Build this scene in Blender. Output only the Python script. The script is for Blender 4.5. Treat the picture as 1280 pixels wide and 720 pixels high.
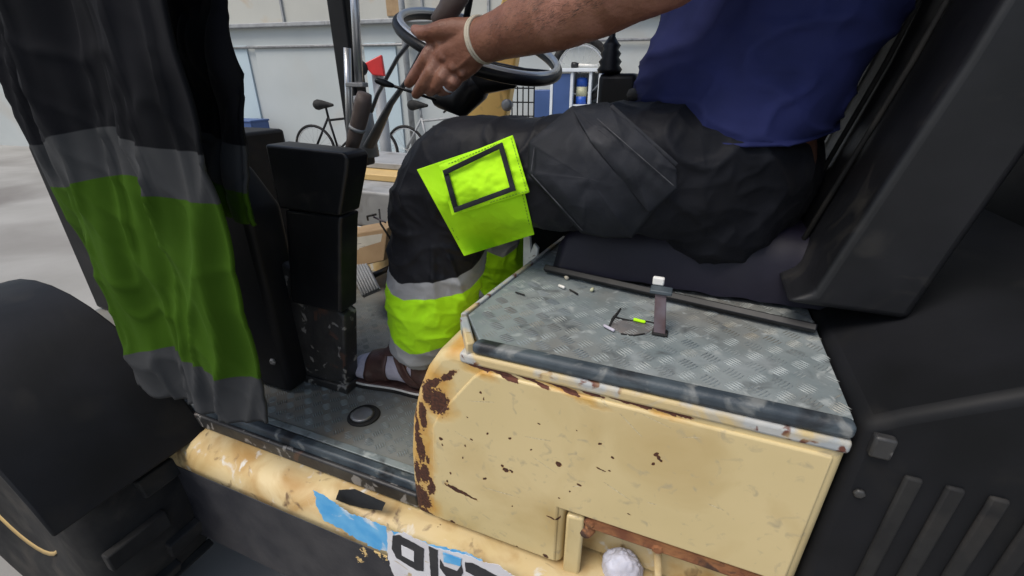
import bpy, bmesh, math, random
import numpy as np
from mathutils import Vector, Matrix, noise
from mathutils.bvhtree import BVHTree
random.seed(7)
R = math.radians
for o in list(bpy.data.objects): bpy.data.objects.remove(o)
S = bpy.context.scene
# ------------------------------------------------------------------ camera, sky, sun
F = 565.0; PITCH = R(24.7); YAW = R(22.0); CAM = Vector((0, 0, .68))
cd = bpy.data.cameras.new('camera'); co = bpy.data.objects.new('camera', cd)
S.collection.objects.link(co); S.camera = co
cd.sensor_width = 36; cd.lens = F/1280*36; cd.clip_start = .02; cd.clip_end = 500
co.location = CAM; co.rotation_euler = (R(90)-PITCH, 0, YAW)
w = bpy.data.worlds.new('World'); S.world = w; w.use_nodes = True
nt = w.node_tree; bg = nt.nodes['Background']
sky = nt.nodes.new('ShaderNodeTexSky'); sky.sky_type = 'NISHITA'; sky.sun_disc = False
SE, SR = R(60), R(212)
sky.sun_elevation = SE; sky.sun_rotation = SR; sky.dust_density = 3.0; sky.ozone_density = .6; sky.air_density = 1.2
nt.links.new(sky.outputs[0], bg.inputs[0]); bg.inputs[1].default_value = .125
sd = bpy.data.lights.new('sun', 'SUN'); so = bpy.data.objects.new('sun', sd); S.collection.objects.link(so)
sd.energy = 2.1; sd.angle = R(28); sd.color = (1, .95, .87)
sv = Vector((math.sin(SR)*math.cos(SE), math.cos(SR)*math.cos(SE), math.sin(SE)))
so.rotation_euler = sv.to_track_quat('Z', 'Y').to_euler(); so.location = (0, -2, 6)
S.view_settings.view_transform = 'Standard'; S.view_settings.look = 'None'
S.view_settings.exposure = .25; S.view_settings.gamma = 1
# ------------------------------------------------------------------ helpers
cp, sp, cy, sy = math.cos(PITCH), math.sin(PITCH), math.cos(YAW), math.sin(YAW)
def ray(px, py):
    x = (px-640)/F; y = -(py-360)/F
    f = cp+y*sp; u = y*cp-sp
    return Vector((-sy*f+cy*x, cy*f+sy*x, u))
def P(px, py, X=None, Y=None, Z=None):
    """point of the place seen at that spot of the photograph, on the plane X=, Y= or Z="""
    d = ray(px, py)
    t = X/d.x if X is not None else (Y/d.y if Y is not None else (Z-CAM.z)/d.z)
    return CAM+d*t
def depth(p):
    q = p-CAM; return q.dot(Vector((-sy*cp, cy*cp, -sp)))
def rad(p, px): return px*depth(p)/F
col = S.collection
WORLD = {}
def link(o, parent=None, world=Matrix.Identity(4)):
    col.objects.link(o); WORLD[o.name] = world
    if parent is not None:
        o.parent = parent; o.matrix_parent_inverse = WORLD[parent.name].inverted()
    return o
def tag(o, label, cat, group=None):
    o['label'] = label; o['category'] = cat
    if group: o['group'] = group
    return o
def thing(name, loc, label, cat, group=None):
    o = bpy.data.objects.new(name, None); o.location = loc; o.empty_display_size = .1
    link(o, None, Matrix.Translation(Vector(loc))); return tag(o, label, cat, group)
class MB:
    def __init__(s): s.v = []; s.f = []
    def add(s, v, f):
        n = len(s.v); s.v += [tuple(p) for p in v]; s.f += [tuple(i+n for i in q) for q in f]; return s
    def box(s, c, d, m=None):
        v = [Vector((c[0]+a*d[0]/2, c[1]+b*d[1]/2, c[2]+e*d[2]/2)) for a in (-1,1) for b in (-1,1) for e in (-1,1)]
        if m is not None: v = [m@(p-Vector(c))+Vector(c) for p in v]
        return s.add(v, [(0,1,3,2),(4,6,7,5),(0,4,5,1),(2,3,7,6),(0,2,6,4),(1,5,7,3)])
    def box2(s, a, b): return s.box([(a[i]+b[i])/2 for i in range(3)], [abs(b[i]-a[i]) for i in range(3)])
    def tube(s, pts, r, n=12, closed=False, cap=True, flat=None):
        pts = [Vector(p) for p in pts]; N = len(pts)
        rs = r if isinstance(r, (list, tuple)) else [r]*N
        up = None; V = []; Fc = []
        for i, p in enumerate(pts):
            if closed: t = (pts[(i+1)%N]-pts[i-1])
            else: t = pts[min(i+1, N-1)]-pts[max(i-1, 0)]
            t.normalize()
            if up is None:
                up = Vector((0,0,1)) if abs(t.z) < .9 else Vector((1,0,0))
            a = (up-t*up.dot(t)).normalized(); b = t.cross(a); up = a
            for k in range(n):
                q = 2*math.pi*k/n; fa = 1 if flat is None else flat
                V.append(p+a*math.cos(q)*rs[i]*fa+b*math.sin(q)*rs[i])
        M = N if closed else N-1
        for i in range(M):
            for k in range(n):
                j = (i+1) % N
                Fc.append((i*n+k, j*n+k, j*n+(k+1)%n, i*n+(k+1)%n))
        if cap and not closed:
            Fc.append(tuple(range(n))[::-1]); Fc.append(tuple((N-1)*n+k for k in range(n)))
        return s.add(V, Fc)
    def capsule(s, pts, rs, n=18):
        """tapered tube with round ends"""
        pts = [Vector(p) for p in pts]; a, b = pts[0], pts[-1]
        d0 = (pts[0]-pts[1]).normalized(); d1 = (pts[-1]-pts[-2]).normalized()
        A = [a+d0*rs[0]*math.sin(t) for t in (1.45, 1.0, .5)]; ra = [rs[0]*math.cos(t) for t in (1.45, 1.0, .5)]
        B = [b+d1*rs[-1]*math.sin(t) for t in (.5, 1.0, 1.45)]; rb = [rs[-1]*math.cos(t) for t in (.5, 1.0, 1.45)]
        return s.tube(A+pts+B, ra+list(rs)+rb, n)
    def prism(s, poly, ax, lo, hi):
        """poly in the plane normal to axis ax ('Y': (x,z), 'Z': (x,y), 'X': (y,z))"""
        def pt(p, h):
            return {'Y': (p[0], h, p[1]), 'Z': (p[0], p[1], h), 'X': (h, p[0], p[1])}[ax]
        n = len(poly)
        V = [pt(p, lo) for p in poly]+[pt(p, hi) for p in poly]
        Fc = [tuple(range(n)), tuple(range(n, 2*n))[::-1]]+[(i, i+n, (i+1)%n+n, (i+1)%n) for i in range(n)]
        return s.add(V, Fc)
    def lathe(s, prof, c, axis=(0,0,1), n=24):
        ax = Vector(axis).normalized(); q = Vector((0,0,1)).rotation_difference(ax); c = Vector(c)
        V = []; Fc = []
        for r, h in prof:
            for k in range(n):
                t = 2*math.pi*k/n; V.append(c+q@Vector((r*math.cos(t), r*math.sin(t), h)))
        for i in range(len(prof)-1):
            for k in range(n):
                Fc.append((i*n+k, i*n+(k+1)%n, (i+1)*n+(k+1)%n, (i+1)*n+k))
        Fc.append(tuple(range(n))[::-1]); Fc.append(tuple((len(prof)-1)*n+k for k in range(n)))
        return s.add(V, Fc)
    def mesh(s, name):
        m = bpy.data.meshes.new(name); m.from_pydata(s.v, [], s.f)
        bm = bmesh.new(); bm.from_mesh(m); bmesh.ops.recalc_face_normals(bm, faces=bm.faces); bm.to_mesh(m); bm.free()
        return m
    def build(s, name, mt, parent=None, smooth=False, bevel=0, seg=2, sub=0):
        m = s.mesh(name); m.materials.append(mt)
        o = bpy.data.objects.new(name, m); link(o, parent)
        if bevel:
            b = o.modifiers.new('bevel', 'BEVEL'); b.width = bevel; b.segments = seg; b.limit_method = 'ANGLE'; b.angle_limit = R(35)
            b.harden_normals = False
        if sub:
            b = o.modifiers.new('sub', 'SUBSURF'); b.levels = b.render_levels = sub
        if smooth or bevel:
            m.shade_smooth()
            if not smooth or bevel: m.set_sharp_from_angle(angle=R(50))
        return o
def kind(o, k): o['kind'] = k; return o
# ---- materials
def mat(name, c1, c2=None, rough=.6, metal=0, nscale=12, bump=0, bscale=60, layers=(), spec=None, wave=None, detail=6, dirt=None, bands=None, rvar=.12, coat=0, sheen=0, folds=None):
    m = bpy.data.materials.new(name); m.use_nodes = True; N = m.node_tree.nodes; L = m.node_tree.links
    b = N['Principled BSDF']; b.inputs['Metallic'].default_value = metal
    if spec is not None: b.inputs['Specular IOR Level'].default_value = spec
    if coat: b.inputs['Coat Weight'].default_value = coat
    if sheen: b.inputs['Sheen Weight'].default_value = sheen; b.inputs['Sheen Roughness'].default_value = .5
    tc = N.new('ShaderNodeTexCoord'); OB = tc.outputs['Object']
    def nz(sc, det=detail, dist=0, vec=OB):
        n = N.new('ShaderNodeTexNoise'); n.inputs['Scale'].default_value = sc; n.inputs['Detail'].default_value = det
        n.inputs['Distortion'].default_value = dist; L.new(vec, n.inputs['Vector']); return n
    def mth(op, a, c, d=None):
        n = N.new('ShaderNodeMath'); n.operation = op
        for i, q in enumerate((a, c, d)):
            if q is None: continue
            if isinstance(q, (int, float)): n.inputs[i].default_value = q
            else: L.new(q, n.inputs[i])
        return n.outputs[0]
    def mix(f, a, c):
        n = N.new('ShaderNodeMix'); n.data_type = 'RGBA'
        for i, q in ((0, f), (6, a), (7, c)):
            if isinstance(q, (tuple, list)): n.inputs[i].default_value = (*q[:3], 1)
            elif isinstance(q, (int, float)): n.inputs[i].default_value = q
            else: L.new(q, n.inputs[i])
        return n.outputs[2]
    def mr(v, a, c, lo=0., hi=1.):
        n = N.new('ShaderNodeMapRange'); n.clamp = True
        L.new(v, n.inputs[0]); n.inputs[1].default_value = a; n.inputs[2].default_value = c
        n.inputs[3].default_value = lo; n.inputs[4].default_value = hi; return n.outputs[0]
    n0 = nz(nscale)
    c2 = c2 or tuple(x*.8 for x in c1)
    colr = mix(mr(n0.outputs[0], .35, .65), c1, c2)
    n2 = nz(nscale*.23, 3)
    rgh = mr(n2.outputs[0], .3, .7, max(.03, rough-rvar), min(1, rough+rvar))
    hgt = None
    if bands:   # [(threshold, colour)...] on attribute 'band', from high to low
        at = N.new('ShaderNodeAttribute'); at.attribute_name = 'band'
        for th, c in bands:
            colr = mix(mr(at.outputs['Fac'], th+.0008, th-.0008), colr, mix(mr(n0.outputs[0], .3, .7), c, tuple(x*.82 for x in c)))
    if dirt:    # (colour, scale, lo, hi)
        for dc, ds, lo, hi in dirt:
            dn = nz(ds, 8, .6)
            colr = mix(mr(dn.outputs[0], lo, hi), colr, dc)
    edge = None
    for ly in layers:
        dn = nz(ly.get('dscale', 90), 4)
        sub = N.new('ShaderNodeVectorMath'); sub.operation = 'SUBTRACT'; L.new(dn.outputs['Color'], sub.inputs[0]); sub.inputs[1].default_value = (.5,.5,.5)
        scl = N.new('ShaderNodeVectorMath'); scl.operation = 'SCALE'; L.new(sub.outputs[0], scl.inputs[0]); scl.inputs['Scale'].default_value = ly.get('damt', .01)
        ad = N.new('ShaderNodeVectorMath'); ad.operation = 'ADD'; L.new(scl.outputs[0], ad.inputs[0]); L.new(OB, ad.inputs[1])
        acc = None
        for (c, r, rot) in ly['blobs']:
            mp = N.new('ShaderNodeMapping'); mp.vector_type = 'TEXTURE'
            mp.inputs[1].default_value = c; mp.inputs[2].default_value = rot; mp.inputs[3].default_value = r
            L.new(ad.outputs[0], mp.inputs[0])
            g = N.new('ShaderNodeTexGradient'); g.gradient_type = 'SPHERICAL'; L.new(mp.outputs[0], g.inputs[0])
            acc = g.outputs['Fac'] if acc is None else mth('MAXIMUM', acc, g.outputs['Fac'])
        fn = nz(ly.get('fscale', 260), 6)
        val = mth('ADD', acc, mth('MULTIPLY', mth('SUBTRACT', fn.outputs[0], .5), ly.get('famt', .9)))
        # only inside the blob's reach
        val = mth('MULTIPLY', val, mr(acc, 0, .04))
        m1 = mr(val, ly.get('th', .3), ly.get('th', .3)+ly.get('soft', .04))
        cc = mix(mr(fn.outputs[0], .35, .65), ly['c1'], ly.get('c2', ly['c1']))
        if 'halo' in ly: colr = mix(mth('MULTIPLY', mr(val, ly['th']*.25, ly['th']), .75), colr, ly['halo'])
        colr = mix(m1, colr, cc)
        rr = N.new('ShaderNodeMix'); L.new(m1, rr.inputs[0]); L.new(rgh, rr.inputs[2]); rr.inputs[3].default_value = ly.get('rough', .9); rgh = rr.outputs[0]
        edge = m1 if edge is None else mth('MAXIMUM', edge, m1)
    L.new(colr, b.inputs['Base Color']); L.new(rgh, b.inputs['Roughness'])
    last = None
    if bump:
        bn = nz(bscale, 5); bp = N.new('ShaderNodeBump'); bp.inputs['Strength'].default_value = bump; bp.inputs['Distance'].default_value = .003
        L.new(bn.outputs[0], bp.inputs['Height']); last = bp
    if folds:
        fnn = nz(folds[0], 1.5, .25); bp = N.new('ShaderNodeBump'); bp.inputs['Strength'].default_value = folds[1]; bp.inputs['Distance'].default_value = .012
        aa = mth('ABSOLUTE', mth('SUBTRACT', fnn.outputs[0], .5), 0); L.new(mr(aa, 0, .16, 1, 0), bp.inputs['Height'])
        if last: L.new(last.outputs[0], bp.inputs['Normal'])
        last = bp
    if wave:    # fabric weave (scale, strength)
        wv = nz(wave[0], 1); bp = N.new('ShaderNodeBump'); bp.inputs['Strength'].default_value = wave[1]; bp.inputs['Distance'].default_value = .001
        L.new(wv.outputs[0], bp.inputs['Height'])
        if last: L.new(last.outputs[0], bp.inputs['Normal'])
        last = bp
    if edge is not None:
        bp = N.new('ShaderNodeBump'); bp.inputs['Strength'].default_value = .6; bp.inputs['Distance'].default_value = .0015; bp.invert = True
        L.new(edge, bp.inputs['Height'])
        if last: L.new(last.outputs[0], bp.inputs['Normal'])
        last = bp
    if last: L.new(last.outputs[0], b.inputs['Normal'])
    return m
def bl(px, py, rx, ry, deg=0, Y=None, Z=None):
    """a stain: centre and half sizes as seen in the photograph, on the plane Y= or Z="""
    p = P(px, py, Y=Y, Z=Z); k = depth(p)/F
    if Y is not None: return (tuple(p), (rx*k, .5, ry*k), (0, R(deg), 0))
    return (tuple(p), (rx*k, ry*k*1.6, .5), (0, 0, R(-deg)))
SIDE = .480          # plane of the machine's near side
# ---- stains of the cream side cover
rustb = [bl(*a, Y=SIDE) for a in [
 (548,502,20,26,10),(522,545,5,60,0),(522,590,7,26,0),(521,620,10,30,0),(532,640,18,8,20),(534,490,12,22,0),(529,520,7,30,0),(527,560,6,30,0),(531,592,9,22,5),(529,622,13,26,-10),(540,610,8,18,20),(560,470,22,6,-40),(540,480,22,7,-35),
 (577,612,29,2.6,14),(571,610,20,3,14),
 (553,547,3.5,3.5,0),(554,555,2,2,0),(590,548,2.5,1.5,0),(633,585,7,5,30),(640,587,5,2.5,10),(630,580,3,3,0),(607,596,3.5,3.5,0),(567,651,4,3,0),(699,578,5,4.2,10),
 (725,604,3,3,0),(750,553,3,3,0),(766,569,2.2,2.2,0),(753,585,8,1.5,15),(762,587,2.5,2,0),(820,566,4,4,0),(825,572,3,7,-30),(816,577,3,3,0),(640,545,2.4,2.4,0),(713,612,2,2,0),
 (700,620,1.6,1.6,0),(642,630,2,2,0),(690,645,9,1.6,15),(698,648,3,3,0),(683,693,4,3,0),(647,681,3,3,0),(564,590,2,2,0),(585,520,2.5,1.5,30),(601,490,2,2.5,0),(605,497,1.5,3,0),
 (583,556,2,2,0),(580,570,2,2,0),(676,529,2.5,2,0),(720,536,2,1.5,0),(610,540,1.5,1.5,0),(788,640,2,1.6,0),(560,600,1.8,3,0),(665,560,1.6,1.6,0),(535,575,4,8,0),(538,600,4,9,0)]]
rs = random.Random(5)
scr = [bl(rs.uniform(560,900), rs.uniform(500,650), rs.uniform(10,34), rs.uniform(.7,1.2), rs.uniform(-30,45), Y=SIDE) for _ in range(16)]
ochre = [bl(*a, Y=SIDE) for a in [(528,560,26,130,2),(545,480,34,40,0),(565,430,30,34,0),(535,630,30,30,0),(600,462,40,14,12),(700,484,90,10,13),(800,504,70,9,13),(545,505,40,34,0)]]
topr = [bl(*a, Y=SIDE) for a in [(620,463,40,5,13),(690,478,45,4,13),(765,492,55,5,12),(825,507,45,5,12),(600,457,16,6,20),(655,471,40,3,13),(900,520,60,4,12),
 (730,487,30,5,12),(800,500,40,5,12),(590,455,18,4,15),(640,462,40,5,12),(675,471,40,5,13),(715,481,40,5,13),(755,490,40,5,13),(785,498,40,5,13),(815,506,40,5,13),(840,512,30,5,13)]]
M = {}
M['cream'] = mat('cream_paint', (.55,.44,.225), (.60,.48,.255), rough=.42, nscale=5, bump=.35, bscale=9, rvar=.14,
  dirt=[((.43,.31,.13), 6, .50, .8),((.40,.33,.20), 55, .60, .74)],
  layers=[dict(blobs=scr, c1=(.66,.58,.38), c2=(.38,.30,.17), th=.35, dscale=20, damt=.004, fscale=300, famt=1.0, rough=.7),
          dict(blobs=ochre, c1=(.47,.25,.055), c2=(.52,.33,.10), th=.12, soft=.5, dscale=40, damt=.02, fscale=60, famt=.55, rough=.6),
          dict(blobs=rustb, c1=(.030,.011,.008), c2=(.085,.030,.014), halo=(.44,.25,.075), th=.24, dscale=70, damt=.012, fscale=200, famt=1.1, rough=.95),
          dict(blobs=topr, c1=(.05,.017,.012), c2=(.11,.038,.024), halo=(.45,.30,.13), th=.12, dscale=60, damt=.006, fscale=110, famt=.9, rough=.95)])
beamb = [bl(*a, Y=.45) for a in [(455,655,14,3,20),(640,693,4,3,0),(560,640,3,2,0),(613,664,2,2,0),(596,677,2,2,0),(540,668,6,5,0),(575,690,4,4,0)]]
M['beam'] = mat('beam_paint', (.56,.43,.21), (.62,.50,.29), rough=.5, nscale=9, bump=.18, bscale=22, dirt=[((.40,.24,.08), 10, .46, .68),((.16,.10,.05), 30, .60, .72),((.62,.6,.55), 26, .62, .70)],
  layers=[dict(blobs=beamb, c1=(.06,.03,.015), c2=(.14,.06,.03), th=.3, damt=.008)])
M['rim'] = mat('scraped_paint', (.42,.42,.40), (.30,.33,.35), rough=.5, nscale=30, bump=.3, bscale=70, dirt=[((.12,.04,.025), 40, .57, .62),((.50,.39,.20), 14, .48, .6)])
M['rust'] = mat('rust', (.16,.055,.025), (.30,.13,.05), rough=.95, nscale=40, bump=.7, bscale=120, dirt=[((.06,.03,.02), 30, .55, .65)])
M['deck'] = mat('worn_tread_plate', (.15,.185,.195), (.235,.265,.27), rough=.55, metal=.12, nscale=10, bump=.25, bscale=90, dirt=[((.17,.155,.135), 4, .50, .74),((.08,.09,.095), 22, .56, .70),((.33,.36,.36), 45, .60, .70),((.27,.30,.31), 9, .56, .72)])
M['bar'] = mat('tread_bars', (.20,.235,.245), (.32,.35,.35), rough=.45, metal=.2, nscale=9, bump=.2, bscale=90, dirt=[((.19,.17,.13), 6, .5, .74)])
M['floor'] = mat('dirty_floor_plate', (.13,.15,.155), (.19,.20,.195), rough=.65, metal=.1, nscale=9, bump=.3, bscale=80, dirt=[((.17,.145,.115), 4, .42, .62)])
M['trim'] = mat('dark_rubber_trim', (.022,.031,.042), (.06,.078,.092), rough=.5, nscale=14, bump=.7, bscale=45, dirt=[((.16,.17,.17), 25, .56, .66),((.012,.014,.018), 12, .55, .65)])
M['black'] = mat('black_plastic', (.006,.0065,.008), (.011,.0115,.014), rough=.40, spec=.35, nscale=10, bump=.1, bscale=60, dirt=[((.035,.033,.03), 14, .58, .8)])
M['blackmetal'] = mat('black_painted_metal', (.0045,.005,.006), (.009,.0095,.012), rough=.55, spec=.22, nscale=7, bump=.12, bscale=40, dirt=[((.018,.017,.016), 9, .56, .8)])
M['chipped'] = mat('chipped_black_paint', (.015,.015,.017), (.03,.03,.03), rough=.5, nscale=20, bump=.4, bscale=50, dirt=[((.22,.21,.20), 30, .60, .64),((.07,.035,.025), 25, .62, .68)])
M['rubber'] = mat('rubber', (.012,.012,.013), (.02,.02,.02), rough=.8, spec=.25, nscale=20, bump=.3, bscale=60, dirt=[((.045,.04,.035), 10, .5, .8)])
M['lever'] = mat('brown_rubber_boot', (.075,.055,.05), (.11,.085,.075), rough=.6, nscale=30, bump=.3)
M['chrome'] = mat('bright_steel', (.66,.67,.68), (.55,.56,.57), rough=.30, metal=.6, nscale=12, rvar=.08)
M['steel'] = mat('dull_steel', (.33,.33,.34), (.22,.22,.22), rough=.45, metal=.7, nscale=25, bump=.2)
M['grey'] = mat('grey_painted_metal', (.33,.34,.35), (.25,.26,.27), rough=.5, nscale=8, bump=.15, dirt=[((.12,.11,.1), 9, .55, .8)])
M['yellow'] = mat('yellow_machine_paint', (.86,.56,.17), (.78,.48,.14), rough=.42, nscale=7, bump=.08, dirt=[((.25,.15,.06), 12, .6, .75)])
M['yellowdull'] = mat('faded_yellow_paint', (.60,.42,.17), (.52,.36,.15), rough=.5, nscale=7)
M['card'] = mat('cardboard', (.36,.25,.14), (.30,.20,.11), rough=.85, nscale=14, bump=.2, bscale=40)
M['paper'] = mat('printed_paper', (.52,.50,.44), (.44,.42,.36), rough=.8, nscale=14)
M['ink'] = mat('grey_ink', (.10,.10,.10), rough=.8)
M['skin'] = mat('skin', (.26,.118,.074), (.19,.078,.048), rough=.45, nscale=26, bump=.3, bscale=240, dirt=[((.36,.17,.125), 14, .54, .75),((.17,.075,.05), 60, .6, .8)], wave=(900,.35))
M['nail'] = mat('finger_nail', (.48,.30,.24), rough=.3)
M['hair'] = mat('dark_hair', (.02,.016,.014), (.04,.035,.03), rough=.6, nscale=80, bump=.6, bscale=300)
M['eye'] = mat('eye_white', (.7,.68,.64), rough=.2)
TR = (.0040,.0045,.0070)
M['trousers'] = mat('hi_vis_work_trousers', TR, (.0085,.0093,.0135), folds=(13,.13), rough=.55, nscale=14, bump=.5, bscale=30, wave=(1500,.25), spec=.20, sheen=.02,
   bands=[(.311,(.30,.31,.33)),(.274,(.44,.88,.012)),(.134,(.36,.37,.38))])
M['black_cloth'] = mat('black_canvas', (.0085,.0095,.0125), (.0155,.017,.022), folds=(13,.13), rough=.72, nscale=14, bump=.55, bscale=34, wave=(1500,.3), spec=.25, dirt=[((.032,.033,.037), 9, .58, .85)])
M['pocket'] = mat('pocket_canvas', (.011,.0125,.017), (.020,.022,.029), folds=(13,.13), rough=.7, nscale=14, bump=.55, bscale=30, wave=(1500,.3), spec=.25, dirt=[((.045,.046,.052), 12, .57, .8)])
M['seam'] = mat('worn_seam', (.02,.021,.027), (.06,.062,.07), rough=.8, nscale=60)
M['worn'] = mat('worn_metal', (.12,.12,.125), (.16,.145,.14), rough=.6, nscale=40, bump=.6, bscale=90, dirt=[((.035,.03,.03), 30, .55, .65)])
M['wiper'] = mat('dark_grey_wiper', (.07,.072,.078), (.12,.125,.13), rough=.5, nscale=20)
M['hivis'] = mat('fluorescent_yellow_cloth', (.47,.90,.012), (.40,.80,.010), folds=(13,.13), rough=.75, nscale=10, bump=.3, bscale=26, wave=(1400,.2), spec=.25)
M['stitch'] = mat('dark_thread', (.16,.34,.02), rough=.8)
M['olive'] = mat('olive_strap', (.10,.12,.03), (.07,.08,.03), rough=.8)  # plain dark olive strap colour
M['shirt'] = mat('navy_shirt', (.015,.020,.078), (.022,.028,.11), folds=(7,.10), rough=.8, nscale=12, bump=.3, bscale=20, wave=(1200,.25), spec=.2)
M['seatcloth'] = mat('dark_purple_seat_cover', (.0065,.006,.013), (.013,.0115,.024), rough=.42, spec=.3, nscale=8, bump=.4, bscale=12)
M['leather'] = mat('brown_leather', (.045,.022,.019), (.085,.042,.036), rough=.45, nscale=40, bump=.5, bscale=120)
M['sock'] = mat('pale_sock', (.50,.48,.56), (.42,.40,.48), rough=.9, nscale=30, bump=.5, bscale=200)
M['white'] = mat('white_plastic', (.72,.71,.68), (.6,.59,.55), rough=.5, nscale=30)
M['band'] = mat('cream_wristband', (.55,.50,.40), (.48,.43,.33), rough=.6, nscale=50)
M['whitepaint'] = mat('peeling_white_paint', (.78,.78,.76), (.62,.62,.6), rough=.6, nscale=30, bump=.4, dirt=[((.16,.09,.06), 30, .58, .62)])
M['concrete'] = mat('concrete_yard', (.30,.295,.28), (.24,.235,.22), rough=.9, nscale=1.2, bump=.3, bscale=30, dirt=[((.16,.15,.14), .6, .5, .75)])
M['wall'] = mat('white_wall', (.46,.49,.49), (.40,.43,.43), rough=.85, nscale=.7, bump=.15, bscale=9, dirt=[((.42,.41,.38), .9, .52, .8)])
M['upwall'] = mat('upper_wall', (.46,.46,.42), (.40,.40,.37), rough=.85, nscale=.9, dirt=[((.45,.34,.22), 1.4, .62, .75)])
M['paleblue'] = mat('pale_blue_panel', (.46,.56,.60), (.43,.52,.57), rough=.6, nscale=1)
M['bluepanel'] = mat('blue_panel', (.035,.075,.20), (.045,.09,.24), rough=.5, nscale=3)
M['whiteframe'] = mat('white_frame', (.66,.70,.74), (.6,.64,.68), rough=.5, nscale=6)
M['canblue'] = mat('blue_can', (.02,.10,.5), rough=.35)
M['cream2'] = mat('cream_label', (.62,.62,.42), rough=.5)
M['red'] = mat('red_plastic', (.65,.03,.03), rough=.4)
M['blue'] = mat('blue_sticker', (.06,.33,.66), (.16,.46,.74), rough=.4, nscale=20, dirt=[((.60,.66,.70), 22, .55, .66)])
M['sign'] = mat('white_sticker', (.66,.66,.68), (.58,.57,.6), rough=.45, nscale=20, dirt=[((.45,.36,.22), 28, .64, .68)])
M['signink'] = mat('black_sticker', (.014,.015,.02), (.025,.026,.03), rough=.5, nscale=20, bump=.2)
M['sill_black'] = mat('scuffed_black_face', (.013,.014,.02), (.03,.03,.035), rough=.5, nscale=14, bump=.3,
   layers=[dict(blobs=[bl(*a, Y=.425) for a in [(470,688,24,8,50),(460,676,8,5,30),(478,690,22,9,60),(450,700,10,8,40),(490,700,6,16,10),(456,690,8,16,0)]], c1=(.50,.33,.12), c2=(.62,.45,.2), th=.52, damt=.02, dscale=160, fscale=200, famt=1.9, rough=.7)])
M['wad'] = mat('foam_wad', (.50,.51,.60), (.40,.38,.42), rough=.6, nscale=20, bump=.6, bscale=30, dirt=[((.50,.38,.27), 22, .56, .7)])
M['brownstrap'] = mat('brown_strap', (.075,.04,.04), (.13,.11,.13), rough=.6, nscale=26, bump=.3)
M['spare_shade_tone'] = mat('shade_toned_spare_cloth', (.004,.0045,.006), (.008,.0085,.011), rough=.85, nscale=8, bump=.4, bscale=20, wave=(1500,.2), spec=.12,  # cloth and bands coloured darker to stand in for shade on the garment
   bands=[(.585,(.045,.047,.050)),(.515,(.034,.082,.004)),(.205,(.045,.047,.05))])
# ------------------------------------------------------------------ ground, walls
GZ = -.62
gb = MB(); n = 24
o = MB().add([(-60,-40,GZ),(60,-40,GZ),(60,80,GZ),(-60,80,GZ)], [(0,1,2,3)]).build('ground', M['concrete']); kind(o, 'structure')
fwd = Vector((-sy, cy, 0)); rgt = Vector((cy, sy, 0))
def far(px, py, D):
    """point on the far wall system, D metres ahead"""
    d = ray(px, py); return CAM+d*(D/(d.dot(fwd)))
# workshop wall behind: runs obliquely, farther to the left
wa = far(300, 100, 8.6); wb = far(980, 100, 6.4)
wd = (wb-wa); wd.z = 0; WL = wd.length; wd.normalize(); wn = Vector((-wd.y, wd.x, 0))   # away from us
WM = Matrix(((wd.x, wn.x, 0, wa.x), (wd.y, wn.y, 0, wa.y), (0, 0, 1, 0), (0, 0, 0, 1)))
def onwall(px, py, off=0):
    d = ray(px, py); a = wa+wn*off
    return CAM+d*((a-CAM).dot(wn)/d.dot(wn))
def wloc(px, py, off=0):
    p = WM.inverted()@onwall(px, py, off); return p
wallroot = thing('workshop_wall', (wa.x, wa.y, GZ), 'long white workshop wall with a ledge running across behind the loader', 'wall')
def wbox(m, a, b, mtx=WM):
    c = [(a[i]+b[i])/2 for i in range(3)]; d = [abs(b[i]-a[i]) for i in range(3)]
    k = MB().box(c, d); m.add([mtx@Vector(v) for v in k.v], k.f)
zl = wloc(480, 30).z
m = MB(); wbox(m, (-9, 0, GZ-.2), (WL+8, .2, zl)); m.build('lower_wall', M['wall'], wallroot)
m = MB(); wbox(m, (-9, .02, zl+.06), (WL+8, .22, zl+3.0)); m.build('upper_wall', M['upwall'], wallroot)
m = MB(); wbox(m, (-9, -.10, zl), (WL+8, .19, zl+.06)); m.build('ledge', M['grey'], wallroot, bevel=.01)
for k, (a, b, tone) in enumerate([(462,500,'paleblue'),(330,440,'wall'),(180,320,'paleblue')]):
    pa, pb = wloc(a, 110), wloc(b, 110)
    m = MB(); wbox(m, (pa.x, -.03, GZ+.02), (pb.x, -.002, zl-.25)); m.build('wall_panel', M[tone], wallroot, bevel=.006)
pa, pb = wloc(484, 20), wloc(503, 20)
m = MB(); wbox(m, (pa.x, -.004, zl+.10), (pb.x, .018, zl+.42)); m.build('patched_board', M['card'], wallroot, bevel=.004)
for px_ in (360, 530, 610, 800, 900):
    pa = wloc(px_, 60); m = MB(); wbox(m, (pa.x, -.012, zl+.07), (pa.x+.03, .019, zl+2.9)); m.build('panel_joint', M['grey'], wallroot)
pa = wloc(512, 60); m = MB(); m.tube([WM@Vector((pa.x, -.14, GZ+.1)), WM@Vector((pa.x, -.14, zl+2.5))], .045, 12); m.build('downpipe', M['grey'], wallroot, smooth=True)
m = MB(); m.tube([WM@Vector((-6, -.05, zl-.28)), WM@Vector((WL+6, -.05, zl-.28))], .018, 8); m.build('conduit', M['steel'], wallroot, smooth=True)
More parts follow.
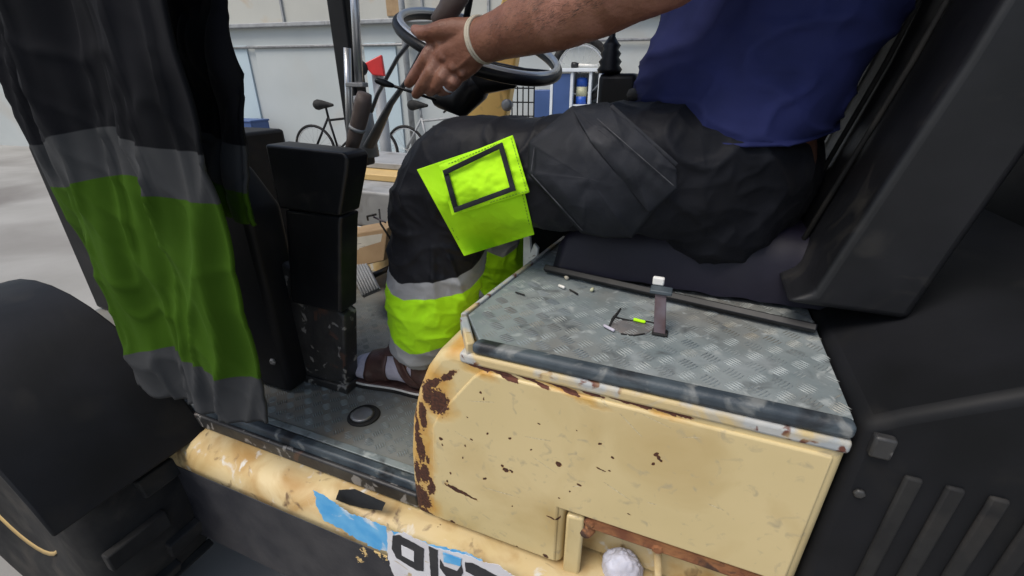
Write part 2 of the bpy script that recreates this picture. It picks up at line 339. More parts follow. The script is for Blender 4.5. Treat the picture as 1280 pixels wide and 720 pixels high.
def crate(px, off, w_, h_, d_, z0, mt, label, cat='crate'):
    p = WM.inverted()@onwall(px, 100, -off); x, y = p.x, -off-.1; t = thing('storage_crate', WM@Vector((x, y, z0)), label, cat)
    m = MB(); wbox(m, (x-w_/2, y-d_/2, z0), (x+w_/2, y+d_/2, z0+.03)); m.build('bottom', M[mt], t)
    for a_, c_ in (((x-w_/2, y-d_/2, z0+.03), (x+w_/2, y-d_/2+.025, z0+h_)), ((x-w_/2, y+d_/2-.025, z0+.03), (x+w_/2, y+d_/2, z0+h_)), ((x-w_/2, y-d_/2+.026, z0+.03), (x-w_/2+.025, y+d_/2-.026, z0+h_)), ((x+w_/2-.025, y-d_/2+.026, z0+.03), (x+w_/2, y+d_/2-.026, z0+h_))):
        m = MB(); wbox(m, a_, c_); m.build('side', M[mt], t, bevel=.005)
    m = MB(); wbox(m, (x-w_/2-.015, y-d_/2-.012, z0+h_+.001), (x+w_/2+.015, y+d_/2+.012, z0+h_+.03)); m.build('rim', M[mt], t, bevel=.006)
crate(300, .35, .62, .34, .42, GZ, 'grey', 'grey storage crate on the ground at the foot of the wall')
crate(300, .35, .60, .30, .40, GZ+.372, 'bluepanel', 'blue storage crate stacked on the grey one by the wall')
# ---- bicycles by the wall
def bicycle(px, py, off, ang, label, scale=1.0, colr='blackmetal', lift=0):
    p = onwall(px, py, -off); base = Vector((p.x, p.y, GZ+lift))
    r = thing('bicycle', base, label, 'bicycle', 'bicycles parked along the workshop wall')
    ca, sa = math.cos(ang), math.sin(ang); ax = wd*ca-wn*sa; nn = Vector((-ax.y, ax.x, 0))
    def q(x, z, y=0): return base+ax*x*scale+nn*y*scale+Vector((0, 0, z*scale))
    W = {}
    for nm, x in (('front', .53), ('rear', -.53)):
        t = MB().tube([q(x+.33*math.cos(a), .345+.33*math.sin(a)) for a in [2*math.pi*i/40 for i in range(40)]], .021*scale, 10, closed=True)
        wh = t.build('tyre', M['rubber'], r, smooth=True)
        MB().tube([q(x+.305*math.cos(a), .345+.305*math.sin(a)) for a in [2*math.pi*i/40 for i in range(40)]], .010*scale, 6, closed=True).build('rim', M['chrome'], wh, smooth=True)
        s = MB()
        for i in range(20):
            a = 2*math.pi*i/20; s.tube([q(x, .345, .02*(-1)**i), q(x+.30*math.cos(a), .345+.30*math.sin(a))], .0016, 4)
        kind(s.build('spokes', M['steel'], wh), 'stuff')
    f = MB()
    for a, b in (((-.53,.345),(-.13,.33)),((-.53,.345),(-.22,.80)),((-.22,.80),(-.13,.33)),((-.13,.33),(.36,.72)),((-.20,.76),(.34,.82)),((.33,.86),(.40,.66)),((.40,.66),(.53,.345)),((-.22,.80),(-.235,.95))):
        f.tube([q(*a), q(*b)], .017*scale, 10)
    f.build('frame', M[colr], r, smooth=True)
    MB().capsule([q(-.36,.97), q(-.28,.975), q(-.12,.97)], [.075*scale,.06*scale,.022*scale], 12).build('saddle', M['rubber'], r, smooth=True)
    MB().tube([q(.30,.90,-.27), q(.36,.95,-.22), q(.36,1.0,0), q(.36,.95,.22), q(.30,.90,.27)], .013*scale, 8).build('handlebar', M['black'], r, smooth=True)
    MB().lathe([(.09*scale,-.004),(.09*scale,.004)], q(-.13,.33), nn, 20).build('chainring', M['steel'], r)
bicycle(545, 170, .7, .12, 'black bicycle leaning left of the steering wheel column, by the wall', colr='grey')
bicycle(430, 170, .9, .0, 'dark bicycle whose saddle shows left of the rider\'s knee by the wall')
hb = onwall(726, 88, -.32)
# a wheel hung on the wall above the cabinet
r = thing('spare_wheel', (hb.x, hb.y, hb.z-.35), 'single bicycle wheel hanging on the wall above the blue cabinet', 'wheel')
def hq(a, rr, off=0): return hb+wd*rr*math.cos(a)+Vector((0,0,rr*math.sin(a)))+wn*off
MB().tube([hq(2*math.pi*i/48, .37) for i in range(48)], .045, 12, closed=True).build('tyre', M['rubber'], r, smooth=True)
MB().tube([hq(2*math.pi*i/48, .30) for i in range(48)], .012, 8, closed=True).build('rim', M['chrome'], r, smooth=True)
s = MB()
for i in range(18): s.tube([hb, hq(2*math.pi*i/18, .3)], .002, 4)
s.lathe([(.02,-.04),(.03,0),(.02,.04)], hb, wn, 12)
kind(s.build('spokes', M['chrome'], r), 'stuff')
# ---- blue and white cabinet
zt = wloc(700, 90, -.45).z
def cab(px0, px1): return wloc(px0, 100, -.45).x, wloc(px1, 100, -.45).x
x0, x1 = cab(690, 768)
r = thing('storage_cabinet', WM@Vector(((x0+x1)/2, -.3, GZ)), 'blue and white storage cabinet standing against the wall below the hung wheel', 'cabinet')
m = MB()
posts = [x0, cab(715,0)[0], cab(738,0)[0], cab(750,0)[0], x1]
for x in posts: wbox(m, (x-.018, -.47, GZ+.01), (x+.018, -.05, zt))
wbox(m, (x0-.03, -.49, zt+.001), (x1+.03, -.04, zt+.045))
wbox(m, (x0+.02, -.10, GZ+.05), (x1-.02, -.06, zt-.01))
m.build('frame', M['whiteframe'], r, bevel=.004)
for a, b in ((posts[0], posts[1]), (posts[3], posts[4])):
    m = MB(); wbox(m, (a+.02, -.46, GZ+.06), (b-.02, -.44, zt-.02)); m.build('door_panel', M['bluepanel'], r, bevel=.004)
for h in (.42, .9, 1.35):
    m = MB(); wbox(m, (posts[1]+.02, -.45, zt-h), (posts[3]-.02, -.11, zt-h+.02)); m.build('shelf', M['whiteframe'], r)
m = MB(); xx0, xx1 = cab(668, 689); wbox(m, (xx0, -.44, GZ+.02), (xx1, -.1, zt-.22))
mm = m.build('low_locker', M['bluepanel'], None, bevel=.01); tag(mm, 'low blue locker at the left end of the cabinet', 'locker')
c = WM@Vector(((posts[1]+posts[2])/2, -.33, zt-.40))
r = thing('paint_can', c, 'tall blue can with a cream label on the cabinet shelf', 'can')
MB().lathe([(.06,0),(.075,.01),(.075,.10)], c).build('can_base', M['canblue'], r, smooth=True)
MB().lathe([(.0755,.10),(.0755,.22)], c).build('label', M['cream2'], r, smooth=True)
MB().lathe([(.075,.22),(.075,.31),(.055,.33),(.03,.335)], c).build('can_top', M['canblue'], r, smooth=True)
a = WM@Vector((cab(712,0)[0], -.30, zt+.085)); b = WM@Vector((cab(745,0)[0], -.36, zt+.075))
r = thing('torch', a, 'white torch with a black head lying on top of the cabinet', 'torch')
MB().tube([a+(b-a)*.25, b], [.022,.012], 12).build('handle', M['white'], r, smooth=True)
MB().tube([a, a+(b-a)*.12, a+(b-a)*.27], [.04,.04,.026], 14).build('head', M['black'], r, smooth=True)
# ---- wire rack between steering wheel and cabinet
ra, rb = onwall(640, 100, -1.2), onwall(668, 100, -1.2); zt2 = onwall(650, 108, -1.2).z
r = thing('wire_rack', (ra.x, ra.y, GZ), 'dark wire rack standing left of the blue locker', 'rack')
m = MB(); rd = (rb-ra)
for i in range(5):
    p = ra+rd*(i/4); m.tube([(p.x,p.y,GZ), (p.x,p.y,zt2)], .009, 6)
m.build('uprights', M['blackmetal'], r)
for i in range(7):
    z = zt2-.16*i-.02; MB().tube([(ra.x,ra.y,z), (rb.x,rb.y,z)], .008, 6).build('wire', M['blackmetal'], r)
# ---- red and black tool on a stand, far left
c = far(471, 84, 4.2)
r = thing('tool_stand', (c.x, c.y, GZ), 'grey stand with a red and black tool hung on it, behind the wipers', 'stand')
MB().tube([(c.x,c.y,GZ), (c.x,c.y,c.z+.05)], .05, 14).build('post', M['grey'], r, smooth=True)
MB().lathe([(.16,0),(.16,.015),(.06,.03)], (c.x,c.y,GZ+.001)).build('foot', M['grey'], r, smooth=True)
k = MB(); q0 = c-fwd*.09
k.add([q0+rgt*a+Vector((0,0,b))+fwd*d for d in (0,.05) for a, b in ((-.09,.02),(.07,.09),(.08,-.07),(-.02,-.06))], [(0,1,2,3),(7,6,5,4),(0,4,5,1),(1,5,6,2),(2,6,7,3),(3,7,4,0)])
k.build('red_case', M['red'], r, bevel=.008)
MB().lathe([(.05,-.02),(.06,0),(.05,.03)], q0-rgt*.11-Vector((0,0,.01)), fwd).build('reel', M['black'], r, smooth=True)
# ------------------------------------------------------------------ the loader
LD = thing('wheel_loader', (-.3, .9, GZ), 'old cream compact loader with worn tread plates, rusty side cover and black front console', 'loader')
def b(name, m, mt, parent=LD, **k): return m.build(name, M[mt], parent, **k)
DZ = .345
XR = .20
# side cover
xn = P(703, 660, Y=SIDE).x; zn = .079; zb = -.050
prof = [(-.386,zb),(-.388,.02),(-.384,.10),(-.374,.17),(-.356,.235),(-.336,.282),(-.314,.315),(-.29,.326),(XR,.326),(XR,zn),(xn+.002,zn),(xn+.002,zb)]
m = MB().prism(prof, 'Y', SIDE, .86)
cover = b('side_cover', m, 'cream', bevel=.014, seg=4)
pts = [P(*q, Y=SIDE) for q in ((541,622),(541,532),(550,515),(592,470),(603,463))]
pl = [(p.x, p.z) for p in pts]; pl[0] = (pl[0][0], zb+.012); pl += [(XR-.012,.305),(XR-.012,zn+.008),(xn-.008,zn+.008),(xn-.008,zb+.012)]
m = MB().prism(pl, 'Y', SIDE-.0035, SIDE+.004); b('pressed_panel', m, 'cream', cover, bevel=.0035, seg=3)
m = MB().box2((-.275, SIDE-.003, .311), (XR+.0, SIDE+.03, .3285)); b('cover_rim', m, 'rim', cover, bevel=.005, seg=3)
# pale weld bead and flange at the notch
fx = P(706, 670, Y=SIDE).x
m = MB().prism([(fx, .477), (fx+.028, .481), (fx+.026, .497), (fx+.002, .50)], 'Z', zb-.008, zn-.002); b('notch_flange', m, 'cream', cover, bevel=.005, seg=3)
m = MB().box2((fx+.004, .53, zb), (XR, .54, zn)); b('inner_plate', m, 'beam', cover)
x1 = P(745, 668, Y=SIDE+.01).x
m = MB().box2((x1-.015, SIDE+.004, zn-.024), (XR, SIDE+.03, zn-.001)); b('rusty_lip', m, 'rust', cover, bevel=.004)
p = P(735, 655, Y=.50); m = MB().lathe([(.012,0),(.014,.01),(.008,.02)], p, (0,-1,0), 8); b('bolt', m, 'rust', cover, smooth=True)
for q in ((822,682),(738,650)):
    p = P(*q, Y=.49); m = MB().lathe([(.009,-.01),(.009,.006),(.006,.009)], p, (0,-1,0), 8); b('bolt', m, 'rust', cover)
m = MB().tube([P(822,690,Y=.51), P(824,760,Y=.51)], .006, 8); b('pin', m, 'beam', cover, smooth=True)
# foam wad hanging under the lip
p = P(777, 716, Y=.51); m = bmesh.new(); bmesh.ops.create_icosphere(m, subdivisions=5, radius=1)
for v in m.verts:
    d = v.co.copy(); k = 1+.12*noise.noise(d*1.8+Vector((3,1,0)))+.05*noise.noise(d*5)-.05*max(0,1-abs(noise.noise(Vector((d.x*3,d.y*3,d.z*5)))*5))
    v.co = Vector((d.x*.034*k, d.y*.026*k, d.z*.050*k)); v.co += p
me = bpy.data.meshes.new('foam_wad'); m.to_mesh(me); m.free(); me.materials.append(M['wad']); me.shade_smooth()
o = bpy.data.objects.new('foam_wad', me); link(o, cover)
# deck plate, with cut front corner
c1 = (-.256, .486); c2 = (-.304, .552); DY = .98
m = MB().prism([(c1[0]+.004,.497), (XR,.497), (XR,DY), (-.262,DY), (-.300,.558)], 'Z', DZ-.014, DZ); deck = b('deck_plate', m, 'deck', bevel=.0015)
m = MB().prism([(c1[0],.478),(XR,.478),(XR,.4985),(c1[0]+.006,.4985)], 'Z', .329, DZ+.0035); b('edge_trim', m, 'trim', deck, bevel=.007, seg=4)
m = MB().prism([(-.308,.548),(-.300,.552),(-.258,DY),(-.268,DY)], 'Z', .33, DZ+.005); b('side_trim', m, 'rim', deck, bevel=.002)
m = MB().prism([(-.262,.477),(-.308,.545),(-.298,.553),(-.252,.486)], 'Z', .31, DZ+.001); b('corner_trim', m, 'rim', deck, bevel=.003)
# long pale scratch lines along the front trim
def bars(name, parent, inside, z, mt, x0, x1, y0, y1, cell=.027, wear=None):
    m = MB(); nx = int((x1-x0)/cell)+1; ny = int((y1-y0)/cell)+1
    for i in range(nx):
        for j in range(ny):
            cx, cyy = x0+(i+.5)*cell, y0+(j+.5)*cell
            an = R(45) if (i+j) % 2 else R(-45)
            an += R(8)+R(5)*noise.noise(Vector((cx*20, cyy*20, 5)))
            for k in range(5):
                t = (k-2)*.0047; L = .0100-(.0016 if k in (0,4) else 0)
                c = Vector((cx-math.sin(an)*t, cyy+math.cos(an)*t, z))
                if not inside(c.x, c.y): continue
                wv = noise.noise(Vector((c.x*14, c.y*14, 3)))
                h = .0012*max(0, 1+1.7*wv)*(1 if wear is None else wear(c.x, c.y))
                if h < .0002: continue
                u = Vector((math.cos(an), math.sin(an), 0)); v = Vector((-u.y, u.x, 0)); wd_ = .0011
                m.add([c-u*L, c-v*wd_, c+u*L, c+v*wd_, c-u*L*.5+Vector((0,0,h)), c+u*L*.5+Vector((0,0,h))],
                      [(0,1,4),(1,2,5),(1,5,4),(2,3,5),(3,0,4),(3,4,5)])
    return kind(b(name, m, mt, parent, smooth=False), 'stuff')
def ind(x, y):
    lx = -.254 if y < .5 else None
    e = -.250-(.048*max(0, 1-abs(y-.555)/.06)) if y < .6 else -.252
    return -.285+max(0,(.56-y))*.6 < x < XR-.004 and y > .503 and (y < DY-.01) and x > -.296+(y-.56)*.095
bars('tread_bars', deck, ind, DZ+.0002, 'bar', -.31, XR, .50, DY, wear=lambda x, y: max(.15, min(1, 1.25-(y-.5)*2.6)))
# torn hole edge in the deck
m = MB()
for seg in ([(760,412),(766,400),(772,392),(776,386)], [(766,396),(778,400),(790,402),(806,402)], [(806,402),(816,404),(822,408)], [(776,418),(792,420),(806,418)]):
    ps = [P(x, y, Z=DZ) for x, y in seg]
    m.tube([p+Vector((0,0,.0012)) for p in ps], [.0012,.0028,.0022,.0010][:len(ps)] if len(ps) == 4 else .0016, 6, flat=.5)
b('tar_crack', m, 'rubber', deck, smooth=True)
q = [P(x, y, Z=DZ) for x, y in ((764,398),(776,401),(806,404),(820,410),(806,419),(778,418),(764,410))]
m = MB().prism([(p.x,p.y) for p in q], 'Z', DZ+.0002, DZ+.0013); b('worn_patch', m, 'worn', deck, bevel=.001)
# strap bracket standing on the deck
a0, a1 = P(824, 420, Z=DZ), P(826, 366, Y=P(824,420,Z=DZ).y+.01)
m = MB(); wv = .0085
m.add([a0+Vector((sx*wv, y, 0)) for sx in (-1,1) for y in (0,.004)]+[a1+Vector((sx*wv*.9, y, 0)) for sx in (-1,1) for y in (0,.004)], [(0,1,3,2),(4,6,7,5),(0,4,5,1),(2,3,7,6),(0,2,6,4),(1,5,7,3)])
st = b('strap_bracket', m, 'brownstrap', deck, bevel=.001)
m = MB().box(a0+Vector((0,.006,.0025)), (.022,.018,.004)); b('foot_plate', m, 'rubber', st, bevel=.0015)
m = MB().box(a1+Vector((0,.006,.001)), (.030,.02,.006)); b('top_clip', m, 'trim', st, bevel=.0015)
m = MB().box(a1+Vector((-.006,.018,.010)), (.016,.008,.012)); b('white_nut', m, 'whitepaint', st, bevel=.002)
# seat rail, seat base and draped seat cushion
ra_, rb_ = P(690, 337, Z=DZ+.012), P(842, 371, Z=DZ+.012)
rd_ = (rb_-ra_).normalized()
m = MB().tube([ra_-rd_*.015, rb_+rd_*.20], .0085, 4); b('seat_rail', m, 'black', bevel=.002)
m = MB().tube([P(655,318,Z=DZ+.02), P(700,338,Z=DZ+.02)], .012, 8)
yb = .768
m = MB().box2((-.20, yb, DZ+.002), (.30, 1.18, DZ+.028)); b('seat_base', m, 'blackmetal', bevel=.006)
m = MB().lathe([(.008,0),(.008,.014),(.005,.02)], P(738,334,Z=DZ+.01), (0,0,1), 6); b('bolt', m, 'steel')
# front trim of the white corner post by the deck
p = P(660, 335, Z=DZ-.03)
m = MB().prism([(p.x-.012,.30),(p.x+.016,.31),(p.x+.022,.362),(p.x+.012,.372),(p.x+.006,.355),(p.x+.0,.42),(p.x-.012,.425)], 'Y', p.y, p.y+.01)
b('white_corner_bracket', m, 'whitepaint', bevel=.002)
# floor plate and its edge
FX0, FX1 = -1.75, -.384
m = MB().box2((FX0, .515, -.02), (FX1+.3, 1.32, 0)); floor = b('floor_plate', m, 'floor', bevel=.002)
def inf(x, y):
    p = P(455, 520, Z=0); return (x-p.x)**2+(y-p.y)**2 > .045**2
bars('tread_bars', floor, inf, .0002, 'deck', -1.5, FX1, .54, 1.25, wear=lambda x, y: max(.0, 1.2-(y-.5)*1.6))
m = MB().box2((FX0, .493, -.022), (FX1, .5135, .006)); b('edge_trim', m, 'trim', floor, bevel=.005, seg=3)
m = MB().box2((FX0, .5145, .0003), (FX1, .530, .004)); b('edge_seam', m, 'deck', floor, bevel=.0015)
m = MB().box2((FX0, .484, -.046), (FX1, .4945, -.012)); b('scraped_edge', m, 'chipped', floor, bevel=.004)
p = P(455, 520, Z=0)
m = MB().lathe([(.020,0),(.026,.004),(.034,.004),(.036,.001)], p, n=28); b('floor_plug_ring', m, 'rubber', floor, smooth=True)
m = MB().lathe([(.001,.0045),(.020,.006),(.027,.003)], p+Vector((-.004,0,.0005)), n=24); b('floor_plug', m, 'steel', floor, smooth=True)
# sill beam under floor and cover, with the sticker
prof = [(.60,-.055),(.50,-.052),(.475,-.053),(.452,-.058),(.436,-.068),(.428,-.082),(.425,-.10),(.425,-.118),(.60,-.118)]
m = MB().prism(prof, 'X', -1.75, .62); beam = b('sill_beam', m, 'beam', smooth=True)
m = MB().box2((-1.75, .4245, -.36), (.60, .60, -.1185)); face = b('sill_face', m, 'sill_black', bevel=.003)
m = MB().box2((-1.75, .4255, -.1195), (.6, .58, -.117))
FY = .4245
def decal(name, poly, mt, off, parent=face, Y=FY, rag=.6):
    E = []
    for i in range(len(poly)):
        a_, b__ = Vector(poly[i]), Vector(poly[(i+1)%len(poly)]); k_ = max(1, int((b__-a_).length/2.5))
        for t in range(k_):
            p_ = a_.lerp(b__, t/k_); E.append(p_+Vector((noise.noise(Vector((p_.x*.25, p_.y*.25, 1))), noise.noise(Vector((p_.x*.25, p_.y*.25, 9)))))*rag)
    q = [P(x, y, Y=Y) for x, y in E]
    m = MB().prism([(p.x, p.z) for p in q], 'Y', Y-off, Y-off+.0006)
    return b(name, m, mt, parent)
# the beam's lower skirt carries the sticker
m = MB().box2((-1.75, .4240, -.1180), (.60, .4255, -.085))
decal('blue_stripe', [(392,612),(410,622),(436,640),(470,652),(494,664),(540,680),(585,690),(640,722),(640,760),(560,726),(494,690),(470,686),(432,664),(404,648),(396,632)], 'blue', .0014, rag=2.5)
decal('white_ground', [(484,652),(493,668),(505,664),(540,682),(590,694),(600,700),(622,704),(660,730),(690,762),(520,780),(497,728),(486,698)], 'sign', .0022, rag=2)
# letters of the sticker: O P T, cut off by wear
decal('letter', [(492,668),(500,667),(531,684),(530,712),(522,711),(497,696),(491,684)], 'signink', .0032)
decal('letter_counter', [(503,679),(519,687),(519,700),(504,692)], 'sign', .0040)
decal('letter', [(537,681),(548,686),(549,728),(540,724)], 'signink', .0032)
decal('letter', [(551,697),(556,706),(572,712),(578,704),(580,714),(574,724),(560,720),(551,708)], 'signink', .0032)
decal('blue_scrap', [(555,688),(578,696),(577,705),(556,700)], 'blue', .0040)
decal('letter', [(582,701),(592,702),(668,742),(660,752),(620,730),(618,770),(606,770),(606,724),(583,712)], 'signink', .0032)
decal('dark_flake', [(424,612),(444,611),(482,628),(478,638),(452,634),(436,630),(420,624)], 'signink', .001, beam, Y=.449)
# ---- front console (black column left of the foot), runs on towards the machine's front
cx1 = P(450, 479, Z=0); CYY = cx1.y
m = MB().prism([(cx1.x-.001,.02),(P(447,385,Y=CYY).x,P(447,385,Y=CYY).z),(cx1.x-.14,.33),(cx1.x-.14,.02)], 'Y', CYY-.045, CYY)
con = b('console_column', m, 'chipped', bevel=.006, seg=3)
m = MB().box2((cx1.x-.14, CYY-.05, .002), (cx1.x+.004, CYY+.002, .024)); b('column_foot', m, 'chipped', con, bevel=.003)
A = P(447, 380, Y=CYY); B = P(449, 262, Y=CYY); Ct = P(461, 186, Y=CYY)
m = MB().prism([(A.x-.14,A.z+.002),(A.x,A.z+.002),(B.x-.004,B.z-.02),(B.x+.002,B.z),(B.x-.14,B.z)], 'Y', CYY-.055, CYY); b('column_sleeve', m, 'black', con, bevel=.006, seg=3)
m = MB().prism([(B.x-.15,B.z+.002),(B.x+.003,B.z+.002),(Ct.x-.006,Ct.z-.03),(Ct.x,Ct.z-.008),(Ct.x-.008,Ct.z),(B.x-.15,Ct.z+.006)], 'Y', CYY-.06, CYY)
b('arm_pad', m, 'black', con, bevel=.008, seg=4)
X1 = cx1.x-.12
m = MB().prism([(X1,0.004),(X1,.44),(X1-.06,.52),(X1-.55,.58),(X1-.62,.50),(X1-.62,.004)], 'Y', CYY-.10, CYY-.01)
body = b('front_console', m, 'blackmetal', bevel=.014, seg=3)
for k in range(6):
    z = .12+k*.03
    m = MB().box2((X1-.40, CYY-.106, z), (X1-.12, CYY-.098, z+.012)); b('louvre', m, 'rubber', body, bevel=.003)
m = MB().box2((-1.75, CYY+.0, .0045), (-1.42, 1.30, .52)); b('front_bulkhead', m, 'blackmetal', bevel=.012)
# front fender and tyre at the left
fc = Vector((-1.40, .36, GZ+.40))
ty = [(.40*math.cos(a), .40*math.sin(a)) for a in [2*math.pi*i/48 for i in range(48)]]
m = MB(); pr = [(.18,-.10),(.20,-.115),(.36,-.125),(.395,-.10),(.40,0),(.395,.10),(.36,.125),(.20,.115),(.18,.10)]
m.lathe(pr, fc, (0,1,0), 48); tyre = b('tyre', m, 'rubber', smooth=True)
for i in range(26):
    a = 2*math.pi*i/26; c = fc+Vector((math.cos(a)*.405, (.05 if i%2 else -.05), math.sin(a)*.405))
    m = MB().box(c, (.022,.12,.045), Matrix.Rotation(-a, 4, 'Y').to_4x4() if False else Matrix.Rotation(-a, 4, 'Y')); b('tread_lug', m, 'rubber', tyre, bevel=.004)
m = MB().lathe([(.02,-.07),(.10,-.085),(.17,-.10),(.178,-.105),(.178,.105),(.02,.09)], fc, (0,1,0), 32); b('rim', m, 'yellowdull', tyre, smooth=True)
m = MB(); arc = [R(20+i*8) for i in range(18)]
poly = [(fc.x+.47*math.cos(a), fc.z+.47*math.sin(a)) for a in arc]+[(fc.x+.455*math.cos(a), fc.z+.455*math.sin(a)) for a in reversed(arc)]
m.prism(poly, 'Y', .20, .488); b('fender', m, 'blackmetal', bevel=.004)
# pedals and box in the footwell
pc = [P(x, y, Y=1.02) for x, y in ((438,352),(459,334),(475,360),(455,371))]
def quadslab(pts, th, name, mt, parent=LD, bev=.002):
    n = (pts[1]-pts[0]).cross(pts[2]-pts[0]).normalized()
    if n.y > 0: n = -n
    V = list(pts)+[p-n*th for p in pts]
    return b(name, MB().add(V, [(0,1,2,3),(7,6,5,4),(0,4,5,1),(1,5,6,2),(2,6,7,3),(3,7,4,0)]), mt, parent, bevel=bev)
pc = [P(436,334,Y=1.06), P(460,331,Y=1.06), P(475,361,Y=.97), P(453,371,Y=.97)]
ped = quadslab(pc, .008, 'pedal', 'steel')
nn = (pc[1]-pc[0]).cross(pc[2]-pc[0]).normalized(); nn = -nn if nn.y > 0 else nn
for i in range(7):
    t = .08+i*.14; a_ = pc[0].lerp(pc[1], t)+nn*.0035; b_ = pc[3].lerp(pc[2], t)+nn*.0035
    m = MB().tube([a_, b_], .0042, 6); b('rib', m, 'grey', ped, smooth=True)
m = MB().tube([pc[0].lerp(pc[2], .5)-nn*.008, pc[0].lerp(pc[2], .5)+Vector((0,.16,-.02))], .010, 8); b('pedal_arm', m, 'black', ped, smooth=True)
# ---- steering column, wheel, stalks
WY = 1.05; hub = P(606, 97, Y=WY)
m = MB().tube([Vector((hub.x-.10, WY, .0)), Vector((hub.x-.085,WY,.30)), P(562,140,Y=WY)+Vector((0,0,-.03))], [.06,.055,.045], 16); colm = b('steering_column', m, 'black', smooth=True)
m = MB().capsule([P(552,122,Y=WY), P(575,128,Y=WY), P(592,108,Y=WY)], [.026,.036,.040], 16); b('column_cowl', m, 'black', colm, smooth=True)
m = MB().capsule([P(585,104,Y=WY), hub, P(640,103,Y=WY)], [.030,.036,.014], 16); b('column_head', m, 'black', colm, smooth=True)
wc = P(603, 58, Y=WY); u1 = (P(690,98,Y=WY)-P(517,18,Y=WY)); Rw = u1.length/2; wc = P(690,98,Y=WY).lerp(P(517,18,Y=WY), .5); u1.normalize()
u2 = Vector((.10,.985,.12)); u2 = (u2-u1*u2.dot(u1)).normalized(); un = u1.cross(u2)
if un.z < 0: un = -un
ring = [wc+u1*Rw*math.cos(a)+u2*Rw*math.sin(a) for a in [2*math.pi*i/56 for i in range(56)]]
sw = b('steering_wheel', MB().tube(ring, .0115, 14, closed=True), 'black', smooth=True)
lefty = [ring[i%56] for i in range(16, 66)]
b('chrome_ring', MB().tube([p+un*.009+(wc-p).normalized()*.004 for p in lefty], .0075, 10), 'chrome', sw, smooth=True)
hubc = wc-un*.035
for a in (20, 140, 255):
    e = wc+u1*Rw*math.cos(R(a))+u2*Rw*math.sin(R(a))
    b('spoke', MB().tube([hubc, e.lerp(hubc,.4)-un*.006, e], [.014,.012,.007], 10, flat=.5), 'black', sw, smooth=True)
b('hub', MB().lathe([(.02,-.03),(.045,-.02),(.045,.008),(.035,.016),(.01,.018)], hubc, un, 24), 'black', sw, smooth=True)
# grey-brown lever and rod over the wheel
b('control_lever', MB().tube([P(548,30,Y=.86), P(560,14,Y=.86), P(572,-8,Y=.86), P(580,-30,Y=.86)], [.018,.020,.023,.018], 12), 'lever', smooth=True)
b('guide_rod', MB().tube([P(582,28,Y=1.05), P(590,-16,Y=1.05), P(594,-60,Y=1.05)], .0075, 10), 'black', smooth=True)
# turn signal stalk
s0, s1 = P(472,101,Y=.90), P(545,125,Y=.97)
stk = b('signal_stalk', MB().tube([s1, s0.lerp(s1,.2)], .0032, 8), 'black', smooth=True)
b('stalk_grip', MB().capsule([s0, s0.lerp(s1,.12), s0.lerp(s1,.24)], [.0065,.008,.005], 12), 'black', stk, smooth=True)
# wiper arms
b('wiper_arm', MB().tube([P(519,45,Y=1.12), P(497,72,Y=1.12), P(472,118,Y=1.12), P(464,140,Y=1.12)], .0075, 8, flat=.6), 'wiper', smooth=True)
b('wiper_arm', MB().tube([P(545,35,Y=1.12), P(525,68,Y=1.12), P(508,102,Y=1.12), P(488,130,Y=1.12), P(462,182,Y=1.12)], [.009,.009,.010,.014,.026], 10, flat=.5), 'wiper', smooth=True)
b('wiper_base', MB().tube([P(452,120,Y=1.18), P(460,195,Y=1.18)], [.024,.035], 12), 'grey', smooth=True)
# brown grip lever by the left edge
g = b('hand_grip', MB().tube([P(456,117,Y=.80), P(454,128,Y=.80), P(449,150,Y=.80), P(443,172,Y=.80), P(438,192,Y=.80)], [.014,.0175,.0165,.015,.013], 14), 'lever', smooth=True)
b('grip_collar', MB().tube([P(447,158,Y=.80), P(446,162,Y=.80)], .0172, 14), 'grey', g, smooth=True)
# chrome hand rail post
b('hand_rail', MB().tube([P(440,-60,Y=.92), P(449,104,Y=.92)], .0095, 14), 'chrome', smooth=True)
b('rail_bracket', MB().box(P(446,106,Y=.92), (.05,.02,.010)), 'grey', bevel=.002)
b('rail_stay', MB().tube([P(434,60,Y=.94), P(438,190,Y=.94)], .0085, 12), 'chrome', smooth=True)
# yellow boom ahead of the driver
q = [P(x, y, Y=1.75) for x, y in ((574,170),(636,-30),(664,-30),(650,40),(628,170))]
m = MB().prism([(p.x,p.z) for p in q], 'Y', 1.75, 1.80); boom = b('lift_boom', m, 'yellow', bevel=.008, seg=3)
q = [P(x, y, Y=1.75) for x, y in ((626,84),(652,92),(650,96),(628,112))]
b('boom_bracket', MB().prism([(p.x,p.z) for p in q], 'Y', 1.70, 1.76), 'yellow', boom, bevel=.004)
b('boom_pin', MB().lathe([(.016,0),(.016,.02),(.022,.021),(.022,.03),(.010,.032)], P(637,131,Y=1.74), (0,-1,0), 16), 'steel', boom, smooth=True)
b('boom_foot', MB().box2((q[0].x-.40,1.76,GZ+.2),(q[0].x-.0,1.85,.36)), 'yellow', boom, bevel=.01)
# joystick with bellows behind the arm
jp = P(762, 86, Y=1.22); pr = []
for i in range(9):
    pr.append((.026-.0014*i+(.006 if i%2 else 0), i*.0085))
m = MB().lathe(pr+[(.008,.078),(.007,.10),(.014,.11),(.017,.14),(.010,.16)], jp-Vector((0,0,.01)), (.0,0,1), 18); jy = b('joystick', m, 'black', smooth=True)
b('joystick_console', MB().box2((jp.x-.022,1.20,.30),(jp.x+.07,1.30,jp.z-.01)), 'black', bevel=.012)
